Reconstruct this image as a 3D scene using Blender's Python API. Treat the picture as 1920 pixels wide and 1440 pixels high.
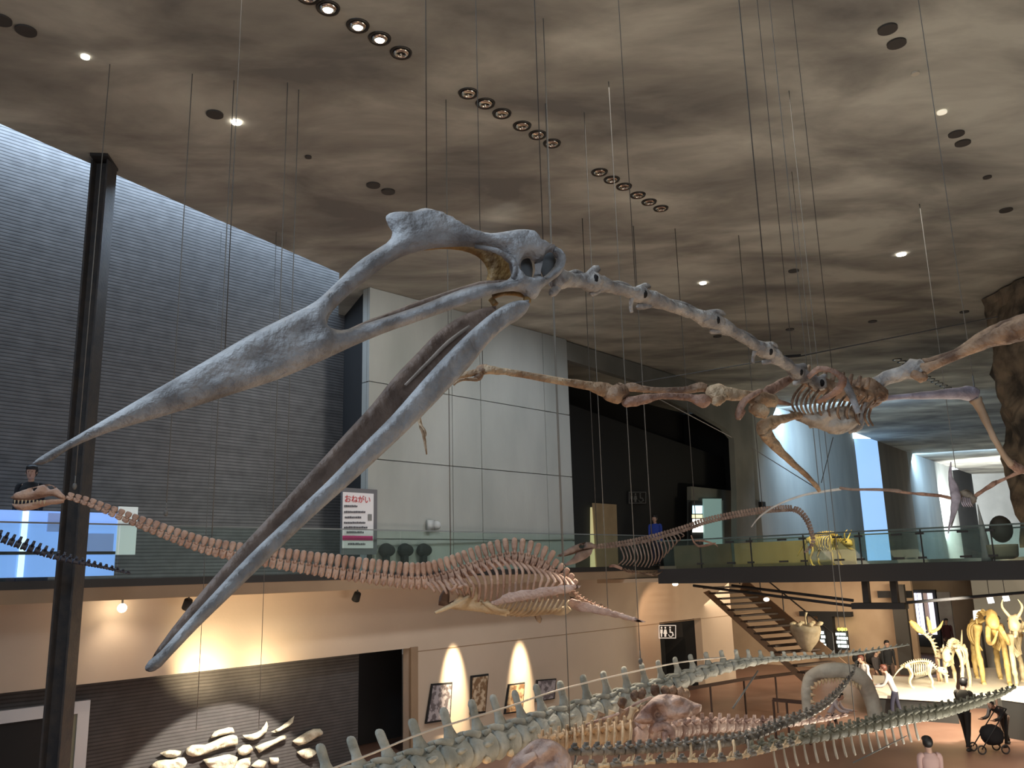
import bpy, bmesh, math, random
from mathutils import Vector, Matrix, noise
from mathutils.geometry import delaunay_2d_cdt
random.seed(7)
S = bpy.context.scene
for o in list(bpy.data.objects): bpy.data.objects.remove(o)
COL = S.collection

# ---------------------------------------------------------------- camera
F = 1600.0; PITCH = math.radians(12.3); ROLL = math.radians(-1.5)
EYE = Vector((0, 0, 4.5))
RM = Matrix.Rotation(math.pi/2 + PITCH, 3, 'X') @ Matrix.Rotation(ROLL, 3, 'Z')
cd = bpy.data.cameras.new('camera'); cam = bpy.data.objects.new('camera', cd); COL.objects.link(cam)
cd.sensor_width = 36; cd.lens = 36*F/1920; cd.clip_end = 400; cd.clip_start = 0.05
cam.matrix_world = Matrix.Translation(EYE) @ RM.to_4x4()
S.camera = cam

# ---------------------------------------------------------------- light and exposure
S.view_settings.view_transform = 'Standard'; S.view_settings.look = 'None'
S.view_settings.exposure = 0.35; S.view_settings.gamma = 1; S.view_settings.use_curve_mapping = False
w = bpy.data.worlds.new('world'); S.world = w; w.use_nodes = True
w.node_tree.nodes['Background'].inputs[0].default_value = (0.80, 0.76, 0.70, 1)
w.node_tree.nodes['Background'].inputs[1].default_value = 0.10

def aim(o, tgt):
    d = Vector(tgt) - o.location
    o.rotation_euler = d.to_track_quat('-Z', 'Y').to_euler()
AZ = math.radians(42)
def area(name, loc, tgt, sx, sy, power, col):
    l = bpy.data.lights.new(name, 'AREA'); l.shape = 'RECTANGLE'; l.size = sx; l.size_y = sy
    l.energy = power; l.color = col
    o = bpy.data.objects.new(name, l); COL.objects.link(o); o.location = loc; aim(o, tgt); return o
def spot(name, loc, tgt, deg, power, col, blend=.5, r=.05):
    l = bpy.data.lights.new(name, 'SPOT'); l.spot_size = math.radians(deg); l.spot_blend = blend
    l.energy = power; l.color = col; l.shadow_soft_size = r
    o = bpy.data.objects.new(name, l); COL.objects.link(o); o.location = loc; aim(o, tgt); return o

# pixel (in the 1920x1440 frame) + depth or plane  ->  point in the hall
def ray(px, py): return RM @ Vector(((px-960)/F, (720-py)/F, -1))
def P(px, py, Y):
    d = ray(px, py); return EYE + d*(Y/d.y)
def PZ(px, py, z):
    d = ray(px, py); return EYE + d*((z-EYE.z)/d.z)
def PP(px, py, p0, n):
    d = ray(px, py); return EYE + d*((p0-EYE).dot(n)/d.dot(n))
AZ = math.radians(42)
A = Vector((math.sin(AZ), math.cos(AZ), 0)); N = Vector((math.cos(AZ), -math.sin(AZ), 0))
UP = Vector((0, 0, 1))
E0 = P(0, 1095, 15); E0.z = 0
def PW(px, py, off): return PP(px, py, E0 - N*off, N)      # a plane along the hall, `off` behind the gallery edge
def LT(t, off, z): v = E0 + A*t - N*off; v.z = z; return v
def tof(p): return (p-E0).dot(A)
ZC = 11.9; ZS = 4.5

# coloured lights of the place
WARM = (1, .70, .42); BLUE = (.50, .74, 1)
# daylight falling through the roof slot along the brick wall, and through the far roof lights
area('roof_slot_daylight', LT(2.0, 2.45, 14.7), LT(2.5, 2.0, 8), 20, .7, 900, (.60, .78, 1)).rotation_euler = (0, 0, math.pi/2-AZ)
area('far_roof_light', (PZ(1500, 780, ZC)+Vector((-.6, -3.6, -.3))), PZ(1520, 785, ZC)+Vector((0.6, .5, -6)), 12, 1.5, 1300, BLUE)
area('far_roof_light', (PZ(1742, 862, ZC)+Vector((-1, -5, -.3))), PZ(1742, 862, ZC)+Vector((1, 1, -7)), 12, 1, 900, BLUE)
area('end_window_light', P(1780, 960, 66), P(1870, 930, 79), 8, 4, 2600, (.95, 1, 1))
# ceiling lamps over the hall and added unseen uplights that brighten ceiling and bones
for k, (lx, ly) in enumerate([(-2, 8), (3, 12), (8, 17)]):
    area('hall_light', (lx, ly, ZC-.1), (lx, ly, 0), 3, 3, 70, (1, .92, .80))
spot('gallery_fill', LT(7, -6, ZC-.3), LT(9.5, .5, 7), 95, 800, (1, .98, .92), .8, .4)  # added spots without fixtures, to brighten the gallery walls
spot('gallery_fill', LT(13, -6, ZC-.3), LT(14, .5, 6), 95, 650, (.82, .90, 1), .8, .4)
area('added_uplight', (3.5, 5.5, .6), (3.2, 8, 8), 2.5, 2.5, 85, (1, .80, .58))
area('added_uplight', (8, 12, .6), (7, 14, 10), 4, 4, 215, (1, .95, .84))
area('added_uplight', (-1.5, 8, .6), (-1.5, 11, 5), 2, 1.5, 45, WARM)
area('front_fill', (2.5, -4, 7.5), (-.3, 4.5, 5.2), 4, 3, 150, (.80, .90, 1))  # added unseen area light behind the camera, for the pterosaur's front
area('left_skylight', (-5.5, 1.5, 11.0), (-1, 4.2, 6), 3, 3, 420, (.68, .84, 1))
# picture and wall washers under the gallery
for px, pw in ((850, 3800), (976, 3800)):
    t = PW(px, 1292, .9); c = t + N*.86; c.z = 4.05; spot('wall_washer', c, t, 25, pw, (1, .80, .52), 1, .05)
for px, pw in ((400, 240), (515, 90)):
    c = PW(px, 1150, .20); c.z = 2.2; spot('wall_washer', c, PW(px, 1235, .9), 130, pw, (1, .80, .48), 1, .05)
spot('relief_spot', LT(tof(PW(430, 1300, 1.2)), -1.9, 3.9), PW(380, 1790, 1.2), 66, 2000, (1, .90, .76), .12, .03)
spot('door_spot', P(1266, 1096, 29.3), PW(1262, 1200, .9), 80, 160, (1, .66, .40), .4, .03)
spot('glare_spot', PW(229, 1143, .35), PW(229, 1300, .9), 110, 25, (1, .80, .60), .9, .05)
area('wall_fill', LT(6, -7, 2.2), LT(6, .9, 2.8), 12, 1.2, 75, (1, .86, .76))
# bright exhibit lamps over the mounted skeletons in the lower hall
area('exhibit_lamps', (13.5, 22.5, 3.5), (15.6, 27.5, .5), 4, 1, 900, (1, .86, .62))
spot('exhibit_lamp', (10.5, 21, 3.6), (11.8, 25.5, .6), 70, 1800, (1, .90, .72), .4, .1)
spot('floor_fill', (10.8, 17.5, 3.9), (10.8, 18.6, 0), 80, 700, (1, .84, .70), .8, .1)  # added unseen spot that brightens the floor at the right
spot('tail_fill', (6.5, 15, .5), (3, 11.5, 2.8), 90, 420, (1, .84, .62), .8, .15)  # added unseen spots that brighten the tail skeletons
spot('tail_fill', (1.2, 13, 5.5), (1.8, 11, 2.4), 80, 330, (1, .84, .66), .8, .15)
area('lower_hall_lamps', (10, 36, 3.9), (10, 38, 0), 10, 4, 300, (1, .80, .58))
area('lower_hall_lamps', (4, 20, 3.8), (5, 21, 0), 1, 6, 35, (1, .74, .5))
spot('landing_fill', (9.2, 21.5, 8), (9.4, 26.5, 4.8), 42, 900, (1, .84, .52), .7, .1)  # added unseen spot to bring out the gold skeleton and oak panels
# ---------------------------------------------------------------- materials
MATS = {}
def mat(name, col, rough=.7, col2=None, scale=4, bump=0, bscale=None, metal=0, emit=None, estr=0, detail=5, lo=.35, hi=.65, stretch=None):
    if name in MATS: return MATS[name]
    m = bpy.data.materials.new(name); m.use_nodes = True; nt = m.node_tree; b = nt.nodes['Principled BSDF']
    b.inputs['Base Color'].default_value = (*col, 1); b.inputs['Roughness'].default_value = rough
    b.inputs['Metallic'].default_value = metal
    if col2 or bump:
        g = nt.nodes.new('ShaderNodeNewGeometry'); src = g.outputs['Position']
        if stretch:
            mp = nt.nodes.new('ShaderNodeMapping'); mp.inputs['Scale'].default_value = stretch
            nt.links.new(src, mp.inputs[0]); src = mp.outputs[0]
    if col2:
        n = nt.nodes.new('ShaderNodeTexNoise'); n.inputs['Scale'].default_value = scale; n.inputs['Detail'].default_value = detail
        nt.links.new(src, n.inputs['Vector'])
        r = nt.nodes.new('ShaderNodeValToRGB'); r.color_ramp.elements[0].position = lo; r.color_ramp.elements[1].position = hi
        r.color_ramp.elements[0].color = (*col, 1); r.color_ramp.elements[1].color = (*col2, 1)
        nt.links.new(n.outputs['Fac'], r.inputs[0]); nt.links.new(r.outputs[0], b.inputs['Base Color'])
    if bump:
        n2 = nt.nodes.new('ShaderNodeTexNoise'); n2.inputs['Scale'].default_value = bscale or scale*3; n2.inputs['Detail'].default_value = 6
        nt.links.new(src, n2.inputs['Vector'])
        bp = nt.nodes.new('ShaderNodeBump'); bp.inputs['Strength'].default_value = bump; bp.inputs['Distance'].default_value = .05
        nt.links.new(n2.outputs['Fac'], bp.inputs['Height']); nt.links.new(bp.outputs[0], b.inputs['Normal'])
    if emit:
        b.inputs['Emission Color'].default_value = (*emit, 1); b.inputs['Emission Strength'].default_value = estr
    MATS[name] = m; return m
def glassmat(name, tint, refl=.12, alpha=.85):
    if name in MATS: return MATS[name]
    m = bpy.data.materials.new(name); m.use_nodes = True; nt = m.node_tree; nt.nodes.clear()
    out = nt.nodes.new('ShaderNodeOutputMaterial'); mx = nt.nodes.new('ShaderNodeMixShader'); mx2 = nt.nodes.new('ShaderNodeMixShader')
    t = nt.nodes.new('ShaderNodeBsdfTransparent'); t.inputs[0].default_value = (*tint, 1)
    g = nt.nodes.new('ShaderNodeBsdfGlossy'); g.inputs['Roughness'].default_value = .02
    d = nt.nodes.new('ShaderNodeBsdfDiffuse'); d.inputs[0].default_value = (.55, .68, .64, 1)
    mx.inputs[0].default_value = refl; mx2.inputs[0].default_value = 1-alpha
    nt.links.new(t.outputs[0], mx.inputs[1]); nt.links.new(g.outputs[0], mx.inputs[2])
    nt.links.new(mx.outputs[0], mx2.inputs[1]); nt.links.new(d.outputs[0], mx2.inputs[2]); nt.links.new(mx2.outputs[0], out.inputs[0])
    MATS[name] = m; return m

# ---------------------------------------------------------------- objects
def finish(bm, smooth):
    bmesh.ops.remove_doubles(bm, verts=bm.verts, dist=1e-5)
    bmesh.ops.recalc_face_normals(bm, faces=bm.faces)
    for f in bm.faces: f.smooth = smooth
def obj(name, bm, m, parent=None, smooth=False, local=False, **props):
    finish(bm, smooth)
    if local: org = Vector((0, 0, 0))
    elif parent:
        org = Vector(); q = parent
        while q: org += q.location; q = q.parent
    else:
        xs = [v.co for v in bm.verts]
        org = Vector(((min(v.x for v in xs)+max(v.x for v in xs))/2, (min(v.y for v in xs)+max(v.y for v in xs))/2, min(v.z for v in xs)))
    if not local:
        for v in bm.verts: v.co -= org
    me = bpy.data.meshes.new(name); bm.to_mesh(me); bm.free(); me.materials.append(m)
    o = bpy.data.objects.new(name, me); COL.objects.link(o)
    if parent: o.parent = parent
    elif not local: o.location = org
    for k, v in props.items(): o[k] = v
    return o
def thing(name, label, cat, loc, group=None):
    o = bpy.data.objects.new(name, None); COL.objects.link(o); o.location = loc; o.empty_display_size = .1
    o['label'] = label; o['category'] = cat
    if group: o['group'] = group
    return o
def tag(o, label, cat, group=None):
    o['label'] = label; o['category'] = cat
    if group: o['group'] = group
    return o
def struct(name, bm, m, parent=None, smooth=False):
    o = obj(name, bm, m, parent, smooth)
    if not parent: o['kind'] = 'structure'
    return o
BM = bmesh.new

# ---------------------------------------------------------------- shape helpers
def prism(bm, pts, vec):
    pts = [Vector(p) for p in pts]; vec = Vector(vec)
    a = [bm.verts.new(p) for p in pts]; b = [bm.verts.new(p+vec) for p in pts]
    n = len(pts); bm.faces.new(a); bm.faces.new(b[::-1])
    for i in range(n): bm.faces.new((a[i], b[i], b[(i+1) % n], a[(i+1) % n]))
def box(bm, c, sx, sy, sz, ax=Vector((1, 0, 0)), ay=None, az=None):
    ax = Vector(ax).normalized(); az = Vector(az).normalized() if az else UP
    ay = Vector(ay).normalized() if ay else az.cross(ax).normalized()
    c = Vector(c); p = []
    for s, t in ((-1, -1), (1, -1), (1, 1), (-1, 1)): p.append(c + ax*s*sx/2 + ay*t*sy/2 - az*sz/2)
    prism(bm, p, az*sz)
def beam(bm, p, q, wd, ht, up=UP):
    p = Vector(p); q = Vector(q); d = (q-p); L = d.length; d.normalize()
    s = d.cross(up).normalized(); u = s.cross(d)
    prism(bm, [p+s*wd/2-u*ht/2, p+s*wd/2+u*ht/2, p-s*wd/2+u*ht/2, p-s*wd/2-u*ht/2], d*L)
def wallpoly(bm, off, px, depth):            # polygon traced on a hall-parallel plane, thickened away from the hall
    prism(bm, [PW(x, y, off) for x, y in px], -N*depth)
def rect(bm, t0, t1, z0, z1, off, depth):
    prism(bm, [LT(t0, off, z0), LT(t1, off, z0), LT(t1, off, z1), LT(t0, off, z1)], -N*depth)
def crom(pts, rad, sub, closed=False):
    n = len(pts); P_ = []; R_ = []
    g = (lambda i: i % n) if closed else (lambda i: max(0, min(n-1, i)))
    for i in range(n if closed else n-1):
        p0, p1, p2, p3 = (pts[g(i+k)] for k in (-1, 0, 1, 2)); r1, r2 = rad[g(i)], rad[g(i+1)]
        for s in range(sub):
            t = s/sub; t2 = t*t; t3 = t2*t
            P_.append(0.5*((2*p1) + (p2-p0)*t + (2*p0-5*p1+4*p2-p3)*t2 + (3*p1-p0-3*p2+p3)*t3))
            u = t*t*(3-2*t); R_.append(r1*(1-u)+r2*u)
    if not closed: P_.append(pts[-1]); R_.append(rad[-1])
    return P_, R_
def tube(bm, pts, rad, seg=8, sub=4, flat=1.0, fdir=None, lump=0.0):
    pts = [Vector(p) for p in pts]
    if not hasattr(rad, '__len__'): rad = [rad]*len(pts)
    pts, rad = crom(pts, list(rad), sub) if sub > 1 else (pts, list(rad))
    u = None; rings = []
    for i, p in enumerate(pts):
        d = (pts[min(i+1, len(pts)-1)] - pts[max(i-1, 0)])
        if d.length < 1e-9: d = Vector((0, 0, 1))
        d.normalize()
        if u is None:
            ref = Vector(fdir) if fdir is not None else (UP if abs(d.z) < .9 else Vector((1, 0, 0)))
            u = ref - d*ref.dot(d)
            if u.length < 1e-6: u = d.orthogonal()
        else: u = u - d*u.dot(d)
        u.normalize(); v = d.cross(u); ring = []
        for k in range(seg):
            a = 2*math.pi*k/seg; r = rad[i]
            if lump: r *= 1+lump*noise.noise((p+u*math.cos(a)*r+v*math.sin(a)*r)*(1.2/max(.01, max(rad))))
            ring.append(bm.verts.new(p + u*math.cos(a)*r + v*math.sin(a)*r*flat))
        rings.append(ring)
    for a, b in zip(rings, rings[1:]):
        for k in range(seg): bm.faces.new((a[k], a[(k+1) % seg], b[(k+1) % seg], b[k]))
    bm.faces.new(rings[0][::-1]); bm.faces.new(rings[-1])
def ptube(bm, L, seg=8, sub=4, flat=1.0, lump=.15, fdir=None):
    """L: (px, py, Y, radius in px) -> bone running through the hall"""
    tube(bm, [P(a, b, c) for a, b, c, r in L], [r*c/F for a, b, c, r in L], seg, sub, flat, fdir, lump)
def ball(bm, c, rx, ry=None, rz=None, seg=12, rings=8, lump=0, rot=None):
    ry = ry or rx; rz = rz or rx; c = Vector(c); R = []
    for i in range(1, rings):
        th = math.pi*i/rings; ring = []
        for k in range(seg):
            ph = 2*math.pi*k/seg
            v = Vector((rx*math.sin(th)*math.cos(ph), ry*math.sin(th)*math.sin(ph), rz*math.cos(th)))
            if lump: v *= 1+lump*noise.noise((v+c)*(1.5/rx))
            if rot: v = rot @ v
            ring.append(bm.verts.new(c+v))
        R.append(ring)
    t = Vector((0, 0, rz)); b = Vector((0, 0, -rz))
    if rot: t = rot @ t; b = rot @ b
    t = bm.verts.new(c+t); b = bm.verts.new(c+b)
    for k in range(seg):
        k2 = (k+1) % seg; bm.faces.new((t, R[0][k], R[0][k2])); bm.faces.new((b, R[-1][k2], R[-1][k]))
        for p, q in zip(R, R[1:]): bm.faces.new((p[k], q[k], q[k2], p[k2]))
def cyl(bm, p, q, r, seg=16, r2=None):
    tube(bm, [p, q], [r, r if r2 is None else r2], seg, 1)
def inside(p, poly):
    x, y = p; c = False; n = len(poly); j = n-1
    for i in range(n):
        xi, yi = poly[i]; xj, yj = poly[j]
        if (yi > y) != (yj > y) and x < (xj-xi)*(y-yi)/(yj-yi)+xi: c = not c
        j = i
    return c
def segd(p, a, b):
    ax, ay = a; bx, by = b; dx, dy = bx-ax, by-ay; L = dx*dx+dy*dy
    t = 0 if L == 0 else max(0, min(1, ((p[0]-ax)*dx+(p[1]-ay)*dy)/L))
    return math.hypot(p[0]-ax-t*dx, p[1]-ay-t*dy)
def smooth2(poly, sub=3):
    """rounded outline; sharp corners stay sharp"""
    n = len(poly); v = [Vector(p) for p in poly]; T = []
    for i in range(n):
        a = v[i]-v[i-1]; b = v[(i+1) % n]-v[i]; la, lb = a.length, b.length
        if la < 1e-9 or lb < 1e-9 or a.dot(b)/(la*lb) < .15: T.append(None); continue
        T.append((a/la+b/lb).normalized())
    out = []
    for i in range(n):
        p, q = v[i], v[(i+1) % n]; d = q-p; L = d.length; m0 = (T[i] if T[i] is not None else d/L)*L; t1 = T[(i+1) % n]; m1 = (t1 if t1 is not None else d/L)*L
        for s in range(sub):
            t = s/sub; t2 = t*t; t3 = t2*t; w_ = p*(2*t3-3*t2+1)+m0*(t3-2*t2+t)+q*(-2*t3+3*t2)+m1*(t3-t2); out.append((w_.x, w_.y))
    return out
def inflate(bm, poly, holes, to3, tdir, thick, R, step, sub=3, rough=0.0, back=1.0):
    """a rounded solid whose outline is poly (with holes): to3 maps 2-d to the bone's own plane, thick is its half thickness"""
    poly = smooth2(poly, sub) if sub > 1 else poly; holes = [smooth2(h, sub) if sub > 1 else h for h in holes]
    loops = [poly]+holes; V = []; E = []
    for l in loops:
        s = len(V); V += l; E += [(s+i, s+(i+1) % len(l)) for i in range(len(l))]
    segs = [(V[a], V[b]) for a, b in E]; nb = len(V)
    x0 = min(p[0] for p in poly); x1 = max(p[0] for p in poly); y0 = min(p[1] for p in poly); y1 = max(p[1] for p in poly)
    ok = lambda p: inside(p, poly) and not any(inside(p, h) for h in holes)
    y = y0+step/2; r = 0
    while y < y1:
        x = x0+step*(.5 if r % 2 else .25)
        while x < x1:
            p = (x, y)
            if ok(p) and min(segd(p, a, b) for a, b in segs) > step*.45: V.append(p)
            x += step
        y += step*.87; r += 1
    vo, eo, fo, ov, oe, of = delaunay_2d_cdt([Vector(p) for p in V], E, [], 0, 1e-4)
    tdir = Vector(tdir).normalized(); F_ = []; Bk = []
    for i, p in enumerate(vo):
        p = (p[0], p[1]); d = min(segd(p, a, b) for a, b in segs)
        q = to3(*p); th = thick(*p) if callable(thick) else thick
        if d < 1e-3:
            v = bm.verts.new(q); F_.append(v); Bk.append(v)
        else:
            k = min(1, d/R); h = th*math.sqrt(max(0, 1-(1-k)**2))
            if rough: h *= 1+rough*noise.noise(Vector((p[0], p[1], 0))*(1/(R*1.5)))*1.5
            F_.append(bm.verts.new(q+tdir*h)); Bk.append(bm.verts.new(q-tdir*h*back))
    for f in fo:
        c = (sum(vo[i][0] for i in f)/len(f), sum(vo[i][1] for i in f)/len(f))
        if ok(c):
            try: bm.faces.new([F_[i] for i in f])
            except ValueError: pass
            try: bm.faces.new([Bk[i] for i in f][::-1])
            except ValueError: pass
def frame(loc, x, up, sc=(1, 1, 1)):
    x = Vector(x).normalized(); y = Vector(up).cross(x).normalized(); z = x.cross(y)
    M = Matrix((x, y, z)).transposed().to_4x4(); M.translation = loc
    return M @ Matrix.Diagonal((*sc, 1))
def inst(name, me, parent, loc, x, up, sc=(1, 1, 1)):
    o = bpy.data.objects.new(name, me); COL.objects.link(o)
    org = Vector(); q = parent
    while q: org += q.location; q = q.parent
    o.parent = parent; M = frame(Vector(loc)-org, x, up, sc)
    l, r, s = M.decompose(); o.location = l; o.rotation_euler = r.to_euler(); o.scale = s
    return o
def protomesh(name, bm, m, smooth=True):
    finish(bm, smooth); me = bpy.data.meshes.new(name); bm.to_mesh(me); bm.free(); me.materials.append(m); return me
# ================================================================ the setting
def brickmat(name, c1, c2, mortar, bumpst=.6, w=.55, h=.09):
    m = bpy.data.materials.new(name); m.use_nodes = True; nt = m.node_tree; b = nt.nodes['Principled BSDF']
    g = nt.nodes.new('ShaderNodeNewGeometry'); dt = nt.nodes.new('ShaderNodeVectorMath'); dt.operation = 'DOT_PRODUCT'
    dt.inputs[1].default_value = A; sp = nt.nodes.new('ShaderNodeSeparateXYZ'); cb = nt.nodes.new('ShaderNodeCombineXYZ')
    L = nt.links.new
    L(g.outputs['Position'], dt.inputs[0]); L(g.outputs['Position'], sp.inputs[0]); L(dt.outputs['Value'], cb.inputs[0]); L(sp.outputs['Z'], cb.inputs[1])
    br = nt.nodes.new('ShaderNodeTexBrick'); br.inputs['Scale'].default_value = 1; br.inputs['Brick Width'].default_value = w
    br.inputs['Row Height'].default_value = h; br.inputs['Mortar Size'].default_value = .016; br.inputs['Mortar Smooth'].default_value = .4
    br.inputs['Color1'].default_value = (*c1, 1); br.inputs['Color2'].default_value = (*c2, 1); br.inputs['Mortar'].default_value = (*mortar, 1)
    L(cb.outputs[0], br.inputs['Vector'])
    n = nt.nodes.new('ShaderNodeTexNoise'); n.inputs['Scale'].default_value = 3.2; n.inputs['Detail'].default_value = 6; L(cb.outputs[0], n.inputs['Vector'])
    mx = nt.nodes.new('ShaderNodeMix'); mx.data_type = 'RGBA'; mx.blend_type = 'MULTIPLY'; mx.inputs['Factor'].default_value = .6
    nz = nt.nodes.new('ShaderNodeTexNoise'); nz.inputs['Scale'].default_value = 1.2; nz.inputs['Detail'].default_value = 4; L(g.outputs['Position'], nz.inputs['Vector'])
    ma = nt.nodes.new('ShaderNodeMath'); ma.operation = 'MULTIPLY_ADD'; ma.inputs[1].default_value = .03; L(nz.outputs['Fac'], ma.inputs[0]); L(sp.outputs['Z'], ma.inputs[2]); L(ma.outputs[0], cb.inputs[1])
    L(br.outputs['Color'], mx.inputs['A']); L(n.outputs['Fac'], mx.inputs['B']); L(mx.outputs['Result'], b.inputs['Base Color'])
    bp = nt.nodes.new('ShaderNodeBump'); bp.inputs['Strength'].default_value = bumpst; bp.inputs['Distance'].default_value = .03; bp.invert = True
    L(br.outputs['Fac'], bp.inputs['Height']); L(bp.outputs[0], b.inputs['Normal']); b.inputs['Roughness'].default_value = .85
    return m
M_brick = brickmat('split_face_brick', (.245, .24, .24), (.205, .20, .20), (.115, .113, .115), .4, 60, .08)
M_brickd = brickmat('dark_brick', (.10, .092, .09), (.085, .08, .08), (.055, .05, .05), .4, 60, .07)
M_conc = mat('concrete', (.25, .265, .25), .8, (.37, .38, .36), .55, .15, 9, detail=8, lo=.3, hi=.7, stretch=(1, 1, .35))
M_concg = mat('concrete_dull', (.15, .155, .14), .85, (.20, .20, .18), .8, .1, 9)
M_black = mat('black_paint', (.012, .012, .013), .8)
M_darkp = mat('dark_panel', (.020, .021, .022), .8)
M_cream = mat('cream_plaster', (.50, .40, .31), .75, (.56, .45, .35), .5, .04, 12)
M_fascia = mat('tan_fascia', (.28, .19, .12), .6, (.32, .22, .14), 1)
M_steel = mat('dark_steel', (.035, .034, .035), .5, metal=.3)
M_steel2 = mat('column_steel', (.055, .055, .06), .45, (.085, .075, .07), 6, .1, 20, metal=.2)
M_white = mat('white_paint', (.62, .62, .64), .5)
M_wood = mat('oak_panel', (.50, .33, .13), .5, (.60, .42, .18), 1.5, stretch=(1, 1, .2))
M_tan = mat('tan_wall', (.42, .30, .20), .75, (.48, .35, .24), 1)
M_floor = mat('hall_floor', (.20, .105, .075), .4, (.26, .15, .11), .6)

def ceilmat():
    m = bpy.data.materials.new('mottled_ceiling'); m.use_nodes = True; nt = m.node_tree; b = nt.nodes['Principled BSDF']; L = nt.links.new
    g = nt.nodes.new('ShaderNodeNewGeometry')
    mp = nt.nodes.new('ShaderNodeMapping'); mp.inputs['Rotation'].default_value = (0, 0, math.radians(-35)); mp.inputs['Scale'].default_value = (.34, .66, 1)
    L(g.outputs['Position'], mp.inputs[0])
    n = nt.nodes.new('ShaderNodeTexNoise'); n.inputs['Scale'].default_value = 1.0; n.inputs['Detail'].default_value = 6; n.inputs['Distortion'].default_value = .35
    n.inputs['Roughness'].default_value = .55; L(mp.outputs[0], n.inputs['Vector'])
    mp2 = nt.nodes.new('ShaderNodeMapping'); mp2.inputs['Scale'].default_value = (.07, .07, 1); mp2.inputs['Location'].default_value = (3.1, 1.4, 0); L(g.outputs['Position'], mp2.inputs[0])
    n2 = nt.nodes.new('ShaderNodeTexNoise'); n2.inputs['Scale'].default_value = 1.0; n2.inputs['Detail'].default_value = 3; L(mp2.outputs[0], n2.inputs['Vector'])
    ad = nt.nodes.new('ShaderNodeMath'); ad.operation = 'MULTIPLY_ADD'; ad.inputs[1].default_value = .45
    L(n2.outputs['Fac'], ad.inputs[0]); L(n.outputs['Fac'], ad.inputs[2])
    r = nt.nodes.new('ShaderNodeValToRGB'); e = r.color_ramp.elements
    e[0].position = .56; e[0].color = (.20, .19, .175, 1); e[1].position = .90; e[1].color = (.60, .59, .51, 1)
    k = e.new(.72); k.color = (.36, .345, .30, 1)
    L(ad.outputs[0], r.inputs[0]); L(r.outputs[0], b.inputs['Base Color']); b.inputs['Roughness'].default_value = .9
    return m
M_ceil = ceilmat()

# ceiling: its free edge on the left leaves the skylight slot open
c1 = PZ(0, 232, ZC); c2 = PZ(636, 512, ZC); cdn = (c2-c1).normalized()
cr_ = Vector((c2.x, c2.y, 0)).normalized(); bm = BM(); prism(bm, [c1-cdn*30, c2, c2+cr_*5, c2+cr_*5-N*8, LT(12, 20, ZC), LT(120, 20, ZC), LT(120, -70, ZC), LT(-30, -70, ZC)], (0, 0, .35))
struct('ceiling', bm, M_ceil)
# floor
bm = BM(); prism(bm, [LT(-20, 22, -.2), LT(120, 22, -.2), LT(120, -60, -.2), LT(-20, -60, -.2)], (0, 0, .2))
struct('floor', bm, M_floor)
# upper gallery: brick wall behind it, slab, fascia
T1 = tof(PW(690, 900, .4))                      # where the concrete block begins
bm = BM(); rect(bm, -12, tof(PW(641, 900, 3.0)), ZS, 15.5, 3.0, .4); struct('wall_left', bm, M_brick)
t3 = tof(PW(641, 900, 3.0)); ca_ = PW(690, 900, .45)
bm = BM(); prism(bm, [LT(t3, 3.0, ZS), Vector((ca_.x, ca_.y, ZS))-N*.1, Vector((ca_.x, ca_.y, ZC))-N*.1, LT(t3, 3.0, ZC)], A*.3); struct('wall_recess', bm, M_black)
TB = tof(PW(1236, 1075, 0))                     # the bridge leaves the gallery here
bm = BM(); prism(bm, [LT(-14, 0, 4.16), LT(-14, 20, 4.16), LT(75, 20, 4.16), LT(75, 0, 4.16)], (0, 0, .34)); struct('floor_gallery', bm, M_cream)
bm = BM(); rect(bm, -14, TB, 4.385, 4.53, -.03, .06); struct('trim_1', bm, M_steel)
bm = BM(); rect(bm, -14, TB, 4.14, 4.385, -.02, .05); struct('trim_2', bm, M_fascia)
# lower wall with its long opening
t_open = tof(PW(770, 1300, .9)); t_end = tof(PW(1375, 1200, .9)); t_d0 = tof(PW(1238, 1200, .9)); t_d1 = tof(PW(1317, 1200, .9)); zd = PW(1240, 1167, .9).z
zo = PW(300, 1267, .9).z
bm = BM()
rect(bm, -14, t_open, zo, 4.16, .9, .3); rect(bm, t_open, t_d0, 0, 4.16, .9, .3); rect(bm, t_d0, t_d1, zd, 4.16, .9, .3); rect(bm, t_d1, t_end, 0, 4.16, .9, .3)
struct('wall_lower', bm, M_cream)
bm = BM(); rect(bm, t_open-.02, t_open+.22, 0, zo+.02, .86, .08); struct('trim_3', bm, M_fascia)
bm = BM(); box(bm, LT(t_open+9.5, .898, PW(900, 1208, .9).z), 19, .008, .022, A); struct('trim_4', bm, M_fascia)
t_n = tof(PW(672, 1300, 1.25))
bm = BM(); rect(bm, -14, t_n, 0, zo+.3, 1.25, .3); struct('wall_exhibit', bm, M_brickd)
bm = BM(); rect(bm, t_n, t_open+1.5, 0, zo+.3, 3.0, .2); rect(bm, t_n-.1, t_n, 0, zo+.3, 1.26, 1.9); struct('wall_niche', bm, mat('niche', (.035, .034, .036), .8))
# restroom doorway of the lower floor: black inner room
bm = BM(); rect(bm, t_d0-.3, t_d1+4, 0, zd+.2, 2.6, .2); rect(bm, t_d1+.02, t_d1+.1, 0, zd, 1.2, 1.5); rect(bm, t_d0-.35, t_d0-.05, 0, zd+.2, 1.2, 1.6); struct('door_1', bm, M_black)
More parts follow.
